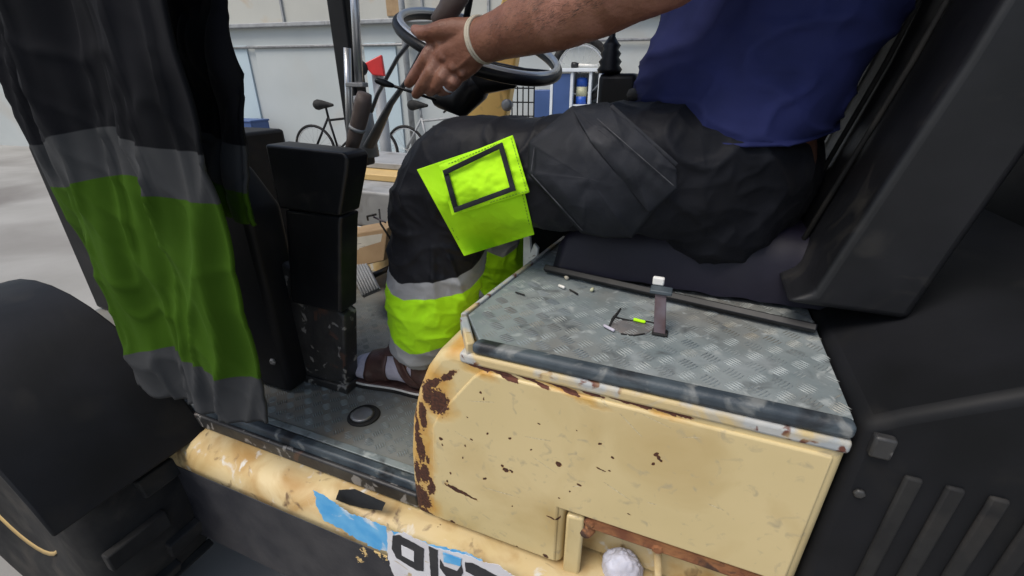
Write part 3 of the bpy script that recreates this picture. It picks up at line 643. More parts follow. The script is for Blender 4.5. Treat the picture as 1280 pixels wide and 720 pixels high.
# seat, backrest, roof posts and rear bodywork
X2 = XR+.004
m = MB().prism([(X2,-.05),(X2,.350),(X2+.03,.372),(.34,.44),(.62,.47),(.62,-.05)], 'Y', SIDE+.004, 1.35); rear = b('rear_bodywork', m, 'blackmetal', bevel=.012, seg=3)
for k in range(7):
    x = X2+.05+k*.035; m = MB().box2((x, SIDE-.001, .12), (x+.016, SIDE+.006, .30)); b('louvre', m, 'rubber', rear, bevel=.003)
b('rear_latch', MB().box2((X2+.010, SIDE-.006, .318), (X2+.030, SIDE+.006, .345)), 'chipped', rear, bevel=.003)
bk = [(.14,.40),(.17,.42),(.24,.70),(.30,1.00),(.33,1.02),(.37,1.0),(.33,.66),(.28,.40)]
b('seat_backrest', MB().prism(bk, 'Y', .66, 1.16), 'black', bevel=.035, seg=5)
for y in (.50, 1.33):
    b('roof_post', MB().box2((.50,y,.44),(.57,y+.06,1.62)), 'blackmetal', bevel=.008)
    b('roof_post', MB().box2((-1.17,y,.40),(-1.10,y+.06,1.62)), 'blackmetal', bevel=.008)
b('added_shade_roof', MB().box2((-1.25,.44,1.62),(.66,1.45,1.66)), 'blackmetal', bevel=.01)  # unseen roof, added to darken the machine below it
b('rear_cab_panel', MB().box2((.515,.562,.45),(.545,1.328,1.60)), 'blackmetal', bevel=.006)
for x, z in ((X2+.02,.26),(X2+.02,.10),(X2+.30,.26),(X2+.30,.10),(X2+.16,.335)):
    b('bolt', MB().lathe([(.006,0),(.0065,.003),(.004,.005)], Vector((x, SIDE+.004, z)), (0,-1,0), 6), 'chipped', rear, bevel=.001)
b('cover_seam', MB().box2((X2+.004, SIDE+.0015, .068), (.60, SIDE+.006, .074)), 'rubber', rear)
b('lower_cover', MB().box2((X2+.012, SIDE-.004, -.040), (.60, SIDE+.006, .060)), 'blackmetal', rear, bevel=.005)
seatb = bpy.data.objects['seat_backrest']
for y in (.80, .91, 1.02):
    b('stitched_seam', MB().tube([Vector((.172-.004,y,.44)), Vector((.238-.003,y,.70)), Vector((.296-.004,y,.97))], .004, 6), 'rubber', seatb, smooth=True)
b('piping', MB().tube([Vector((.19,.668,.44)), Vector((.252,.668,.70)), Vector((.31,.668,.975)), Vector((.335,.70,1.01))], .005, 8), 'seam', seatb, smooth=True)
for x in (-.84,-1.30):
    b('console_bolt', MB().lathe([(.008,0),(.0085,.004),(.005,.007)], Vector((x, CYY-.1005, .09)), (0,-1,0), 6), 'steel', body)
b('console_decal', MB().box2((-1.16, CYY-.1012, .36), (-.98, CYY-.0995, .40)), 'grey', body)
# grab rail at the left where the spare trousers hang
b('grab_rail', MB().tube([Vector((-1.12,.52,.98)), Vector((-1.09,.47,1.0)), Vector((-.72,.47,1.0)), Vector((-.69,.50,1.0)), Vector((-.68,1.30,1.0)), Vector((-.70,1.33,.98))], .012, 12), 'blackmetal', smooth=True)
# far side of the machine: low hull panel so the footwell is closed
b('far_hull', MB().box2((-1.6,1.32,-.10),(.6,1.36,.16)), 'beam', bevel=.006)
b('far_side_panel', MB().box2((-.66,1.27,.002),(.5,1.31,.46)), 'blackmetal', bevel=.006)
b('far_hull_rail', MB().box2((-1.6,1.36,-.40),(.6,1.42,-.08)), 'blackmetal', bevel=.006)
# cables in the footwell
for k, (pa, pb) in enumerate((((466,268),(482,278)), ((474,262),(489,300)), ((460,275),(470,268)))):
    a_, b_ = P(*pa, Y=1.08), P(*pb, Y=1.02); b('cable', MB().tube([a_, a_.lerp(b_,.5)+Vector((0,-.02,.008)), b_], .003, 6), 'rubber' if k else 'brownstrap', smooth=True)
# ---- things resting in and beside the machine
q = [P(x, y, Y=1.22) for x, y in ((434,284),(487,276),(481,320),(436,336))]
bx = thing('cardboard_box', (q[0]+q[2])/2-Vector((0,0,.06)), 'brown cardboard box with a printed paper label behind the pedal', 'box')
def hexa(fr, dep, up=Vector((0,0,0))): 
    bkk = [p+Vector((.0,dep,0))+up for p in fr]
    return MB().add(fr+bkk, [(0,1,2,3),(7,6,5,4),(0,4,5,1),(1,5,6,2),(2,6,7,3),(3,7,4,0)])
c0, c1_, c2_, c3 = P(420,296,Y=1.14), P(484,285,Y=1.14), P(480,326,Y=1.12), P(420,340,Y=1.12)
hexa([c0,c1_,c2_,c3], .14).build('carton', M['card'], bx, bevel=.003)
l = [P(x, y, Y=1.1365) for x, y in ((424,300),(478,292),(475,321),(424,333))]
lab = hexa([l[0],l[1],l[2]+Vector((0,-.013,0)),l[3]+Vector((0,-.013,0))], .001).build('paper_label', M['paper'], bx)
for i in range(6):
    t = .12+i*.13; a_ = l[0].lerp(l[3], t); b_ = l[1].lerp(l[2], t)
    a2 = a_.lerp(b_, .1); b2 = a_.lerp(b_, .45+.3*((i*7)%3)/3); dz = -.013*t-.0006
    MB().add([a2+Vector((0,dz,0)), b2+Vector((0,dz,0)), b2+Vector((0,dz,-.002)), a2+Vector((0,dz,-.002))], [(0,1,2,3)]).build('printed_line', M['ink'], lab)
# grey work tray with a board on it, beyond the knee
q = [P(x, y, Z=.50) for x, y in ((425,245),(500,235),(500,208),(425,218))]
t0 = P(430, 236, Y=1.50); t1 = P(560, 224, Y=1.50)
tr = thing('workbench', (t0.x, 1.7, GZ), 'grey metal workbench beyond the footwell carrying a wooden board', 'workbench')
zt_ = t0.z
MB().box2((-2.6, 1.50, zt_-.16), (-.95, 2.15, zt_)).build('bench_top', M['grey'], tr, bevel=.012, seg=3)
for x in (-2.5, -1.05):
    for y in (1.56, 2.09): MB().box2((x-.03,y-.03,GZ),(x+.03,y+.03,zt_-.155)).build('leg', M['grey'], tr)
bd = MB().box2((-1.75, 1.68, zt_+.001), (-1.0, 2.10, zt_+.03)).build('wooden_board', M['yellowdull'], None, bevel=.004); tag(bd, 'pale yellow wooden board lying on the grey workbench', 'board')
bd = MB().box2((-1.9, 1.80, zt_+.0315), (-1.05, 2.12, zt_+.06)).build('metal_sheet', M['grey'], None, bevel=.004); tag(bd, 'grey metal sheet lying on the yellow board behind the knee', 'sheet')
# debris on the deck
def chip(name, px, py, L, wdt, ang, mt, label, cat, h=.004, rnd=True):
    p = P(px, py, Z=DZ)+Vector((0,0,h*.5+.0018)); d = Vector((math.cos(ang), math.sin(ang), 0))
    if rnd: m = MB().tube([p-d*L/2, p-d*L*.42, p+d*L*.42, p+d*L/2], [wdt*.8,wdt,wdt,wdt*.75], 10)
    else: m = MB().box(p, (L, wdt*2, h), Matrix.Rotation(ang, 4, 'Z'))
    o = m.build(name, M[mt], None, smooth=rnd, bevel=0 if rnd else .001); tag(o, label, cat)
chip('cigarette_butt', 702, 361, .014, .0028, R(-25), 'white', 'white cigarette butt on the deck, nearer the left edge strip', 'cigarette butt', .005)
chip('paper_scrap', 708, 350, .008, .0035, R(-50), 'band', 'small pale crumb beside the seat rail, left of the cream one', 'scrap', .006)
chip('filter_stub', 740, 365, .008, .0030, R(80), 'cream2', 'short cream filter stub in front of the seat rail', 'cigarette butt', .006)
chip('dark_twig', 717, 367, .022, .0016, R(-35), 'rubber', 'thin dark twig lying behind the white cigarette butt', 'twig', .003)
chip('lilac_stick', 761, 413, .020, .0023, R(-30), 'sock', 'pale lilac paper stick at the edge of the dark crack', 'stick', .0045)
chip('yellow_stick', 799, 404, .018, .0026, R(-8), 'hivis', 'fluorescent yellow ear plug lying right of the lilac stick', 'ear plug', .005)
chip('dark_twig', 650, 369, .020, .0013, R(-15), 'rubber', 'thin dark curved twig near the deck\'s left edge', 'twig', .0026)
# ------------------------------------------------------------------ the driver
PR = thing('person', (.02, .9, DZ), 'driver in black and fluorescent work trousers and navy shirt, reaching for the steering wheel', 'person')
def catmull(pts, n):
    """pts: list of tuples (any length); n samples"""
    A = np.array(pts, float); k = len(A); out = []
    for i in range(n):
        t = i/(n-1)*(k-1); j = min(int(t), k-2); f = t-j
        p0, p1, p2, p3 = A[max(j-1,0)], A[j], A[j+1], A[min(j+2,k-1)]
        out.append(.5*((2*p1)+(-p0+p2)*f+(2*p0-5*p1+4*p2-p3)*f*f+(-p0+3*p1-3*p2+p3)*f**3))
    return np.array(out)
def leg(spine, nr=170, nk=84, fold=1.0, seed=0, vee=.020, phi0=None):
    """spine rows: x,y,z, r_in_plane, r_side"""
    C = catmull(spine, nr); V = []; att = []
    for i in range(nr):
        c = Vector(C[i,:3]); t = (Vector(C[min(i+1,nr-1),:3])-Vector(C[max(i-1,0),:3])).normalized()
        side = Vector((0,-1,0)); side = (side-t*side.dot(t)).normalized(); inn = t.cross(side)   # side faces the camera
        for k in range(nk):
            ph = 2*math.pi*k/nk; ca, sa = math.cos(ph), math.sin(ph)
            n = (side*ca*1.0+inn*sa)
            sq = (abs(ca)**2.4+abs(sa)**2.4)**(-1/2.4)
            p = c+side*ca*C[i,4]*sq+inn*sa*C[i,3]*sq
            s_ = i/nr
            q = Vector((p.x*5+seed, p.y*5, p.z*9))
            d = .012*noise.noise(q)+.007*noise.noise(Vector((p.x*16+seed, p.y*16, p.z*30)))
            rdg = abs(noise.noise(Vector((p.x*11+p.z*5, p.y*6, p.z*15-p.x*6+seed))))
            d += .034*max(0,.22-rdg)
            # creases behind the knee and at the ankle
            V.append(p+n*d*fold); dph = abs((ph+math.pi) % (2*math.pi)-math.pi)
            att.append(p.z+.006*noise.noise(Vector((p.x*9,p.y*9,2)))+vee*min(1, abs(ph if ph < math.pi else ph-2*math.pi)/1.3)-vee)
    Fc = []
    for i in range(nr-1):
        for k in range(nk): Fc.append((i*nk+k, i*nk+(k+1)%nk, (i+1)*nk+(k+1)%nk, (i+1)*nk+k))
    return V, Fc, att
def cloth_obj(name, V, Fc, att, mt, parent, th=.0025, flip=False):
    m = bpy.data.meshes.new(name); m.from_pydata([tuple(v) for v in V], [], Fc)
    bm = bmesh.new(); bm.from_mesh(m); bmesh.ops.recalc_face_normals(bm, faces=bm.faces); bm.to_mesh(m); bm.free()
    if att is not None:
        a = m.attributes.new('band', 'FLOAT', 'POINT'); a.data.foreach_set('value', np.array(att, np.float32))
    m.materials.append(M[mt]); m.shade_smooth(); o = bpy.data.objects.new(name, m); link(o, parent)
    if th:
        s = o.modifiers.new('thick', 'SOLIDIFY'); s.thickness = th; s.offset = -1
    return o
def spine(px, py, Y, rin, rs): 
    p = P(px, py, Y=Y); k = depth(p)/F; return (p.x, p.y, p.z, rin*k, rs)
near = [spine(970,222,.87,55,.07), spine(905,220,.81,76,.100), spine(850,214,.795,83,.110), spine(780,213,.785,80,.106), spine(710,216,.775,74,.098), spine(650,216,.765,68,.090), spine(600,216,.76,66,.085),
        spine(566,232,.76,68,.082), spine(550,268,.76,62,.080), spine(545,310,.757,60,.078), spine(543,350,.755,59,.077), spine(537,392,.75,50,.070), spine(523,425,.745,37,.056), spine(514,444,.742,28,.048)]
V1, F1, A1 = leg(near, nr=90, nk=60, fold=0)
farl = [(.05,1.04,.51,.09,.10), (-.12,1.05,.52,.095,.10), (-.30,1.05,.52,.085,.09), (-.46,1.05,.49,.08,.085), (-.50,1.045,.40,.075,.08), (-.475,1.04,.30,.08,.078), (-.46,1.04,.20,.078,.07), (-.45,1.04,.10,.055,.055)]
V2, F2, A2 = leg(farl, nr=90, nk=60, fold=0)
tm = MB().add(V1, F1+[tuple(range(60))[::-1], tuple(89*60+k for k in range(60))]).add(V2, F2+[tuple(range(60))[::-1], tuple(89*60+k for k in range(60))])
tm.capsule([Vector((.04,.84,.495)), Vector((.07,.92,.505)), Vector((.04,1.02,.495))], [.120,.140,.120], 32)
tm.capsule([Vector((.04,.92,.50)), Vector((.03,.92,.51)), Vector((.03,.92,.525))], [.15,.15,.145], 32)
def remeshed(mb, vox, it):
    m = mb.mesh('tmp'); o = bpy.data.objects.new('tmp', m); col.objects.link(o)
    q_ = o.modifiers.new('r', 'REMESH'); q_.mode = 'VOXEL'; q_.voxel_size = vox
    q_ = o.modifiers.new('s', 'SMOOTH'); q_.factor = .5; q_.iterations = it
    me = bpy.data.meshes.new_from_object(o.evaluated_get(bpy.context.evaluated_depsgraph_get())); bpy.data.objects.remove(o); me.materials.clear(); return me
tme = remeshed(tm, .0042, 12)
def arr(me):
    n = len(me.vertices); a = np.empty(n*3, np.float32); me.vertices.foreach_get('co', a); c = np.empty(n*3, np.float32); me.vertices.foreach_get('normal', c)
    return a.reshape(-1,3), c.reshape(-1,3)
Cc, Nn = arr(tme)
# folds: crease lines radiate from the hip crease, the knee pit and the ankle
HIP, PIT, ANK = Vector((-.02,.70,.62)), Vector((-.44,.70,.42)), Vector((-.58,.70,.14))
def fold(p):
    x, y, z = p; n_ = noise.noise; d = 0
    w1 = .35*n_(Vector((x*7, y*7, z*7)))
    for c0, amp, reach, fr in ((HIP,.0045,.22,6.0),(PIT,.0095,.17,7.0),(ANK,.0085,.14,5.0)):
        dx, dz = x-c0.x, z-c0.z; rr_ = math.hypot(dx, dz)
        if rr_ > reach*1.8: continue
        th = math.atan2(dz, dx) if c0 is not ANK else (z-c0.z)*16
        wv = 1-abs(math.sin(th*fr*.5+w1*7+y*9))        # sharp ridges
        if c0 is HIP and z > .60: continue
        d += amp*(wv**2.2)*math.exp(-(rr_/reach)**2)*min(1, rr_/(.10 if c0 is HIP else .06))**2
    a = n_(Vector((x*6+3, y*5, z*8))); d += .010*a
    rg = 1-abs(n_(Vector((x*10+z*7, y*8, z*11-x*5)))*2.2); d += .0055*max(0, rg)**3
    rg = 1-abs(n_(Vector((x*24-z*10, y*14, z*26+x*9)))*2.2); d += .0022*max(0, rg)**3
    return d-.004
disp = np.array([fold(p) for p in Cc], np.float32); Cc += Nn*disp[:,None]
tme.vertices.foreach_set('co', Cc.ravel())
S1 = np.array([near[i][:2] for i in (8,9,10,11,12,13)]); 
att = np.empty(len(Cc), np.float32)
for i, p in enumerate(Cc):
    if p[2] > .40 or p[0] > -.3: att[i] = max(p[2], .45); continue
    ax_, ay_ = (-.565, .755) if p[1] < .9 else (-.465, 1.04)
    phv = abs(math.atan2(p[0]-ax_, -(p[1]-ay_))-.62)
    att[i] = p[2]-.044*min(1, phv/1.25)+.003*noise.noise(Vector((p[0]*14,p[1]*9,2)))
a_ = tme.attributes.new('band', 'FLOAT', 'POINT'); a_.data.foreach_set('value', att)
tme.materials.append(M['trousers']); tme.shade_smooth(); tme.name = 'trousers'
trz = bpy.data.objects.new('trousers', tme); link(trz, PR)
V1 = [tuple(p) for p in Cc]; F1 = [tuple(p.vertices) for p in tme.polygons]
# waistband and belt
bt = [Vector((.03+.160*math.cos(t), .92+.160*math.sin(t), .655+.004*math.sin(2*t))) for t in [2*math.pi*i/40 for i in range(40)]]
MB().tube(bt, .012, 8, closed=True).build('waistband', M['black_cloth'], trz, smooth=True)
# leg surface tree for draping patches
bv = BVHTree.FromPolygons([tuple(v) for v in V1], F1)
def drape(name, quad, nx, ny, off, th, mt, parent, its=16, puff=0, rnd=0, wr=0, fallY=None, att=None, attfn=None, rag=0):
    """cloth patch lying on the near leg; quad corners as seen in the photograph: tl, tr, br, bl"""
    V = []; ok = True; last = None
    q = [Vector((*p, 0)) for p in quad]
    for j in range(ny+1):
        for i in range(nx+1):
            u, v = i/nx, j/ny
            p = q[0].lerp(q[1], u).lerp(q[3].lerp(q[2], u), v)
            d = ray(p.x, p.y); h = bv.ray_cast(CAM, d.normalized())
            if h[0] is not None: loc = h[0]; nrm = h[1]; nrm = nrm if nrm.dot(d) < 0 else -nrm; last = (loc-CAM).length
            else:
                dd = last or .85; loc = CAM+d.normalized()*dd; nrm = Vector((0,-1,0))
            V.append([loc, nrm])
    # smooth the depth so the patch bridges folds
    W = nx+1
    D = np.array([(v[0]-CAM).length for v in V]).reshape(ny+1, W)
    dirs = [(v[0]-CAM).normalized() for v in V]
    D0 = D.copy()
    for _ in range(its):
        Dp = np.pad(D, 1, mode='edge'); D = np.minimum(D0, .25*(Dp[2:,1:-1]+Dp[:-2,1:-1]+Dp[1:-1,2:]+Dp[1:-1,:-2]))
    out = []
    for j in range(ny+1):
        for i in range(W):
            u, v = i/nx, j/ny
            e = min(u, 1-u, v, 1-v); pf = puff*min(1, e*5)**.6
            w_ = wr*noise.noise(Vector((u*5+quad[0][0], v*2.2, 1)))*min(1, e*6)+.4*wr*noise.noise(Vector((u*11, v*9, 4+quad[0][1])))
            out.append(CAM+dirs[j*W+i]*(D[j,i]-off-pf-w_))
    Fc = [(j*W+i, j*W+i+1, (j+1)*W+i+1, (j+1)*W+i) for j in range(ny) for i in range(nx)]
    m = bpy.data.meshes.new(name); m.from_pydata([tuple(p) for p in out], [], Fc); m.materials.append(M[mt]); m.shade_smooth()
    o = bpy.data.objects.new(name, m); link(o, parent)
    s = o.modifiers.new('thick', 'SOLIDIFY'); s.thickness = th; s.offset = 0
    s = o.modifiers.new('bevel', 'BEVEL'); s.width = th*.3; s.segments = 2; s.limit_method = 'ANGLE'; s.angle_limit = R(50)
    return o, out, W
# knee patch: lower flap and upper flap with black frame
kp, _, _ = drape('knee_patch', [(521,212),(640,172),(668,293),(580,320)], 70, 60, .003, .0022, 'hivis', trz, its=260, wr=.0022, puff=.001)
uf, ufp, ufw = drape('patch_flap', [(549,207),(641,169),(662,240),(565,270)], 60, 50, .0085, .0035, 'hivis', trz, its=200, puff=.004, wr=.004)
# black frame on the flap: four bars
def strip(pa, pb, wpx, off, mt, parent, name='flap_edging', n=14, th=.0016):
    a = Vector((*pa, 0)); b_ = Vector((*pb, 0)); d = (b_-a).normalized(); nn_ = Vector((-d.y, d.x, 0))*wpx/2
    return drape(name, [tuple((a+nn_)[:2]), tuple((b_+nn_)[:2]), tuple((b_-nn_)[:2]), tuple((a-nn_)[:2])], n, 2, off, th, mt, parent)[0]
fr = [(557,215),(626,182),(641,236),(570,262)]
for i in range(4):
    a, b_ = Vector(fr[i]), Vector(fr[(i+1)%4]); d = (b_-a).normalized()*3.0
    strip(tuple(a-d), tuple(b_+d), 6.5, .0205, 'black_cloth', uf)
# stitching round the patch and its flap
def stitches(quad, inset, off, parent, mt='stitch'):
    q_ = [Vector(p) for p in quad]; c_ = sum(q_, Vector((0,0)))/4; m_ = MB()
    q_ = [p+(c_-p).normalized()*inset for p in q_]
    for i in range(4):
        a, b__ = q_[i], q_[(i+1)%4]; n_ = int((b__-a).length/4)
        for k in range(n_):
            p0, p1 = a.lerp(b__, k/n_), a.lerp(b__, (k+.6)/n_); pts_ = []
            for p in (p0, p1):
                d = ray(p.x, p.y).normalized(); h = bv.ray_cast(CAM, d); pts_.append((h[0] if h[0] is not None else CAM+d*.85)-d*off)
            m_.tube(pts_, .0006, 4)
    kind(m_.build('stitching', M[mt], parent), 'stuff')
stitches([(521,212),(640,172),(668,293),(580,320)], 5, .0070, kp)
stitches([(549,207),(641,169),(662,240),(565,270)], 4, .0165, uf)
# cargo pocket
def polypatch(name, poly, off, th, mt, parent, puff=0, n=26, wr=.002):
    """patch with a free outline, meshed as a fan of rings towards its centre"""
    c = Vector((sum(p[0] for p in poly)/len(poly), sum(p[1] for p in poly)/len(poly)))
    edge = []
    for i in range(len(poly)):
        a, b_ = Vector(poly[i]), Vector(poly[(i+1)%len(poly)])
        for k in range(n): edge.append(a.lerp(b_, k/n))
    NE = len(edge); K = 22; V = []; Fc = []; last = .8
    for k in range(K+1):
        s_ = 1-k/K*.985
        for e in edge:
            p = c.lerp(e, s_); d = ray(p.x, p.y).normalized(); h = bv.ray_cast(CAM, d)
            dist = (h[0]-CAM).length if h[0] is not None else last
            last = dist
            V.append([d, dist, k/K, p])
    D = np.array([v[1] for v in V]).reshape(K+1, NE)
    for _ in range(20):
        Dn = D.copy(); Dn[1:-1] = .25*(D[2:]+D[:-2]+np.roll(D,1,1)[1:-1]+np.roll(D,-1,1)[1:-1]); Dn[0] = .5*D[0]+.25*(np.roll(D[0],1)+np.roll(D[0],-1)); D = np.minimum(Dn, D+.001)
    out = []
    for k in range(K+1):
        for e in range(NE):
            d, _, r_, p = V[k*NE+e]; pf = puff*min(1, r_*3)**.7
            w_ = wr*noise.noise(Vector((p.x*.03, p.y*.03, 2)))*min(1, r_*4)*2+wr*.7*noise.noise(Vector((p.x*.08+p.y*.05, p.y*.03, 7)))*min(1, r_*5)
            out.append(CAM+d*(D[k,e]-off-pf-w_))
    for k in range(K):
        for e in range(NE): Fc.append((k*NE+e, k*NE+(e+1)%NE, (k+1)*NE+(e+1)%NE, (k+1)*NE+e))
    Fc.append(tuple(K*NE+e for e in range(NE)))
    m = bpy.data.meshes.new(name); m.from_pydata([tuple(p) for p in out], [], Fc); m.materials.append(M[mt]); m.shade_smooth()
    o = bpy.data.objects.new(name, m); link(o, parent)
    s = o.modifiers.new('thick', 'SOLIDIFY'); s.thickness = th; s.offset = 0
    return o
pk = polypatch('cargo_pocket', [(662,178),(716,134),(742,140),(836,238),(790,296),(756,296),(727,290),(661,216)], .006, .005, 'pocket', trz, puff=.013)
polypatch('pocket_flap', [(714,135),(760,128),(846,212),(846,236),(812,266),(738,176)], .022, .0035, 'pocket', pk, puff=.003)
def stitch(pa, pb, off, mt='rubber', w=1.6): strip(pa, pb, w, off, mt, pk, name='seam', n=22, th=.0012)
stitch((668,184),(664,214), .020, 'seam', 1.2)
stitch((664,218),(728,288), .016, 'seam', 1.4)
stitch((746,148),(842,232), .030, 'seam', 1.2)
stitch((764,132),(846,206), .020, 'pocket', 5)
# ---- body: one continuous surface
def body_surface():
    mb = MB()
    # torso, neck, head
    def ell(c, r, n=24):
        bm = bmesh.new(); bmesh.ops.create_icosphere(bm, subdivisions=4, radius=1)
        mb.add([(c[0]+v.co.x*r[0], c[1]+v.co.y*r[1], c[2]+v.co.z*r[2]) for v in bm.verts], [tuple(v.index for v in f.verts) for f in bm.faces]); bm.free()
    ell((.05,.92,.55), (.13,.17,.13)); ell((.07,.92,.70), (.135,.17,.16)); ell((.12,.92,.90), (.13,.185,.17))
    mb.capsule([(.14,.72,1.00),(.15,.92,1.06),(.14,1.12,1.00)], [.06,.07,.06])
    mb.capsule([(.14,.92,1.06),(.10,.92,1.16)], [.062,.055])
    ell((.06,.92,1.27), (.098,.078,.118)); ell((.005,.92,1.215), (.058,.056,.062)); 
    mb.capsule([(-.034,.92,1.285),(-.052,.92,1.25)], [.010,.016], 10)
    mb.capsule([(-.036,.895,1.205),(-.045,.92,1.203),(-.036,.945,1.205)], [.008,.009,.008], 10)
    for s_ in (-1,1):
        ell((.07,.92+s_*.080,1.26), (.022,.009,.032)); mb.capsule([(-.030,.92+s_*.018,1.305),(-.022,.92+s_*.045,1.303)], [.009,.008], 10)
    # legs inside the trousers
    mb.capsule([(.02,.82,.52), tuple(Vector(near[6][:3])), tuple(Vector(near[8][:3]))], [.08,.06,.055])
    kn = Vector(near[7][:3]); ak = Vector(near[13][:3]); mb.capsule([kn, kn.lerp(ak,.35)+Vector((.01,0,0)), ak-Vector((0,0,.02))], [.052,.054,.036])
    mb.capsule([(.02,1.03,.52),(-.45,1.05,.48),(-.46,1.04,.3),(-.45,1.04,.08)], [.08,.058,.052,.036])
    # far arm: upper arm hangs down, forearm rests towards the lap
    mb.capsule([(.14,1.13,1.00),(.14,1.19,.78)], [.055,.045]); mb.capsule([(.14,1.19,.78),(.09,1.17,.69),(.045,1.13,.655)], [.045,.038,.030])
    mb.capsule([(.045,1.13,.655),(-.005,1.10,.640)], [.030,.030])
    for k in range(4): mb.capsule([(-.005,1.07+.02*k,.640),(-.045,1.065+.021*k,.636),(-.07,1.065+.021*k,.620)], [.010,.009,.0075], 10)
    mb.capsule([(.03,1.095,.650),(-.0,1.06,.640),(-.03,1.05,.630)], [.013,.011,.009], 10)
    # near arm
    def q(px, py, r, Y): p = P(px, py, Y=Y); return p, rad(p, r)
    arm = [q(830,-42,52,.66), q(790,-24,49,.68), q(745,-1,46,.71), q(700,18,42,.74), q(660,31,36,.775), q(630,42,30,.80), q(608,50,27,.815), q(597,51,26,.82)]
    mb.capsule([a for a, _ in arm], [r*.97 for _, r in arm], 28)
    mb.capsule([(.14,.70,1.00), (.11,.66,.92), tuple(arm[0][0])], [.062,.058,arm[0][1]], 24)
    def ch(rows, n=16): r_ = [q(*x) for x in rows]; mb.capsule([a for a, _ in r_], [b for _, b in r_], n)
    # palm
    ch([(600,42,19,.815),(575,47,18,.825),(551,54,14,.83)]); ch([(600,50,22,.812),(578,58,19,.82),(556,70,15,.822)])
    ch([(600,58,19,.812),(582,70,18,.82),(564,83,14,.822)]); ch([(598,64,15,.815),(586,78,15,.825),(574,92,11.5,.828)])
    ch([(594,56,21,.825),(570,70,19,.835)])
    # thumb, index, middle, ring, little
    ch([(592,38,15,.812),(570,36,13,.808),(553,37,11.5,.806),(537,41,9.5,.808),(526,41,8.8,.812),(519,37,6.5,.815)])
    ch([(548,54,11.5,.828),(533,74,9.7,.815),(523,88,8.3,.822),(511,104,6.3,.835)])
    ch([(552,71,12.0,.822),(539,92,9.9,.808),(530,104,8.6,.812),(520,118,6.1,.825)])
    ch([(563,84,11.5,.82),(553,98,9.7,.806),(546,107,8.5,.812),(537,115,6.1,.828)])
    ch([(574,92,10.6,.826),(566,104,8.7,.812),(560,111,7.4,.82),(551,115,5.5,.834)])
    for rows in ([(590,60,2.6,.787),(575,62,2.6,.795),(562,70,2.4,.8)], [(592,66,2.4,.79),(580,78,2.4,.797),(570,86,2.2,.803)]):
        r_ = [q(*x) for x in rows]; cc_ = []
        for (a, rr_), row in zip(r_, rows):
            cc_.append(a)
        mb.capsule(cc_, [b_*1.0 for _, b_ in r_], 8)
    # knuckles and tendons
    for x, y, Y_ in ((547,55,.806),(553,71,.800),(565,84,.799),(576,91,.806)):
        p = P(x, y, Y=Y_); ell(tuple(p+Vector((0,.003,0))), (.0085,.006,.0085))
    m = mb.mesh('body'); o = bpy.data.objects.new('body_tmp', m); col.objects.link(o)
    r = o.modifiers.new('r', 'REMESH'); r.mode = 'VOXEL'; r.voxel_size = .0026; r.use_smooth_shade = True
    s_ = o.modifiers.new('s', 'SMOOTH'); s_.factor = .5; s_.iterations = 5
    dg = bpy.context.evaluated_depsgraph_get(); me = bpy.data.meshes.new_from_object(o.evaluated_get(dg)); bpy.data.objects.remove(o)
    me.name = 'body'; return me
me = body_surface(); me.materials.clear(); me.materials.append(M['skin'])
# wrinkles, tendons and veins in the surface itself
nv = len(me.vertices); co_ = np.empty(nv*3, np.float32); me.vertices.foreach_get('co', co_); co_ = co_.reshape(-1,3)
no_ = np.empty(nv*3, np.float32); me.vertices.foreach_get('normal', no_); no_ = no_.reshape(-1,3)
sel = np.where((co_[:,1] < .9) & (co_[:,2] > .6) & (co_[:,0] < .1))[0]
for i in sel:
    p = co_[i]; d = .0007*noise.noise(Vector((p[0]*50, p[1]*50, p[2]*50)))+.0003*noise.noise(Vector((p[0]*180, p[1]*100, p[2]*180)))
    co_[i] += no_[i]*d
me.vertices.foreach_set('co', co_.ravel()); me.shade_smooth()
bd = bpy.data.objects.new('body', me); link(bd, PR)
hm = MB(); rnd = random.Random(3); bva = BVHTree.FromPolygons([tuple(p) for p in co_], [tuple(p.vertices) for p in me.polygons])
for k in range(1500):
    px_, py_ = rnd.uniform(612, 800), rnd.uniform(-20, 86); d = ray(px_, py_).normalized(); h = bva.ray_cast(CAM, d)
    if h[0] is None or h[0].y > .9: continue
    nrm = h[1] if h[1].dot(d) < 0 else -h[1]
    if nrm.z < -.5 or rnd.random() > .75: continue
    t_ = (Vector((-1, 0, -.45))+Vector((rnd.uniform(-.5,.5), rnd.uniform(-.3,.3), rnd.uniform(-.6,.6)))); t_ = (t_-nrm*t_.dot(nrm)).normalized()
    L_ = rnd.uniform(.006, .013); sd_ = nrm.cross(t_)*.00014; p0 = h[0]-nrm*.0002; p1 = p0+t_*L_*.5+nrm*L_*.22; p2 = p0+t_*L_+nrm*L_*.18
    hm.add([p0-sd_, p0+sd_, p1+sd_, p1-sd_, p2], [(0,1,2,3),(3,2,4)])
kind(hm.build('arm_hair', M['hair'], bd), 'stuff')
# nails
def nail(px, py, Y, dx, dz):
    p = P(px, py, Y=Y); bm = bmesh.new(); bmesh.ops.create_icosphere(bm, subdivisions=2, radius=1)
    m = MB().add([(p.x+v.co.x*.0042, p.y+v.co.y*.0018, p.z+v.co.z*.0052) for v in bm.verts], [tuple(v.index for v in f.verts) for f in bm.faces]); bm.free()
    m.build('finger_nail', M['nail'], bd, smooth=True)
nail(519,36,.8085,0,0); nail(511,103,.829,0,0); nail(521,116,.819,0,0); nail(538,113,.821,0,0)
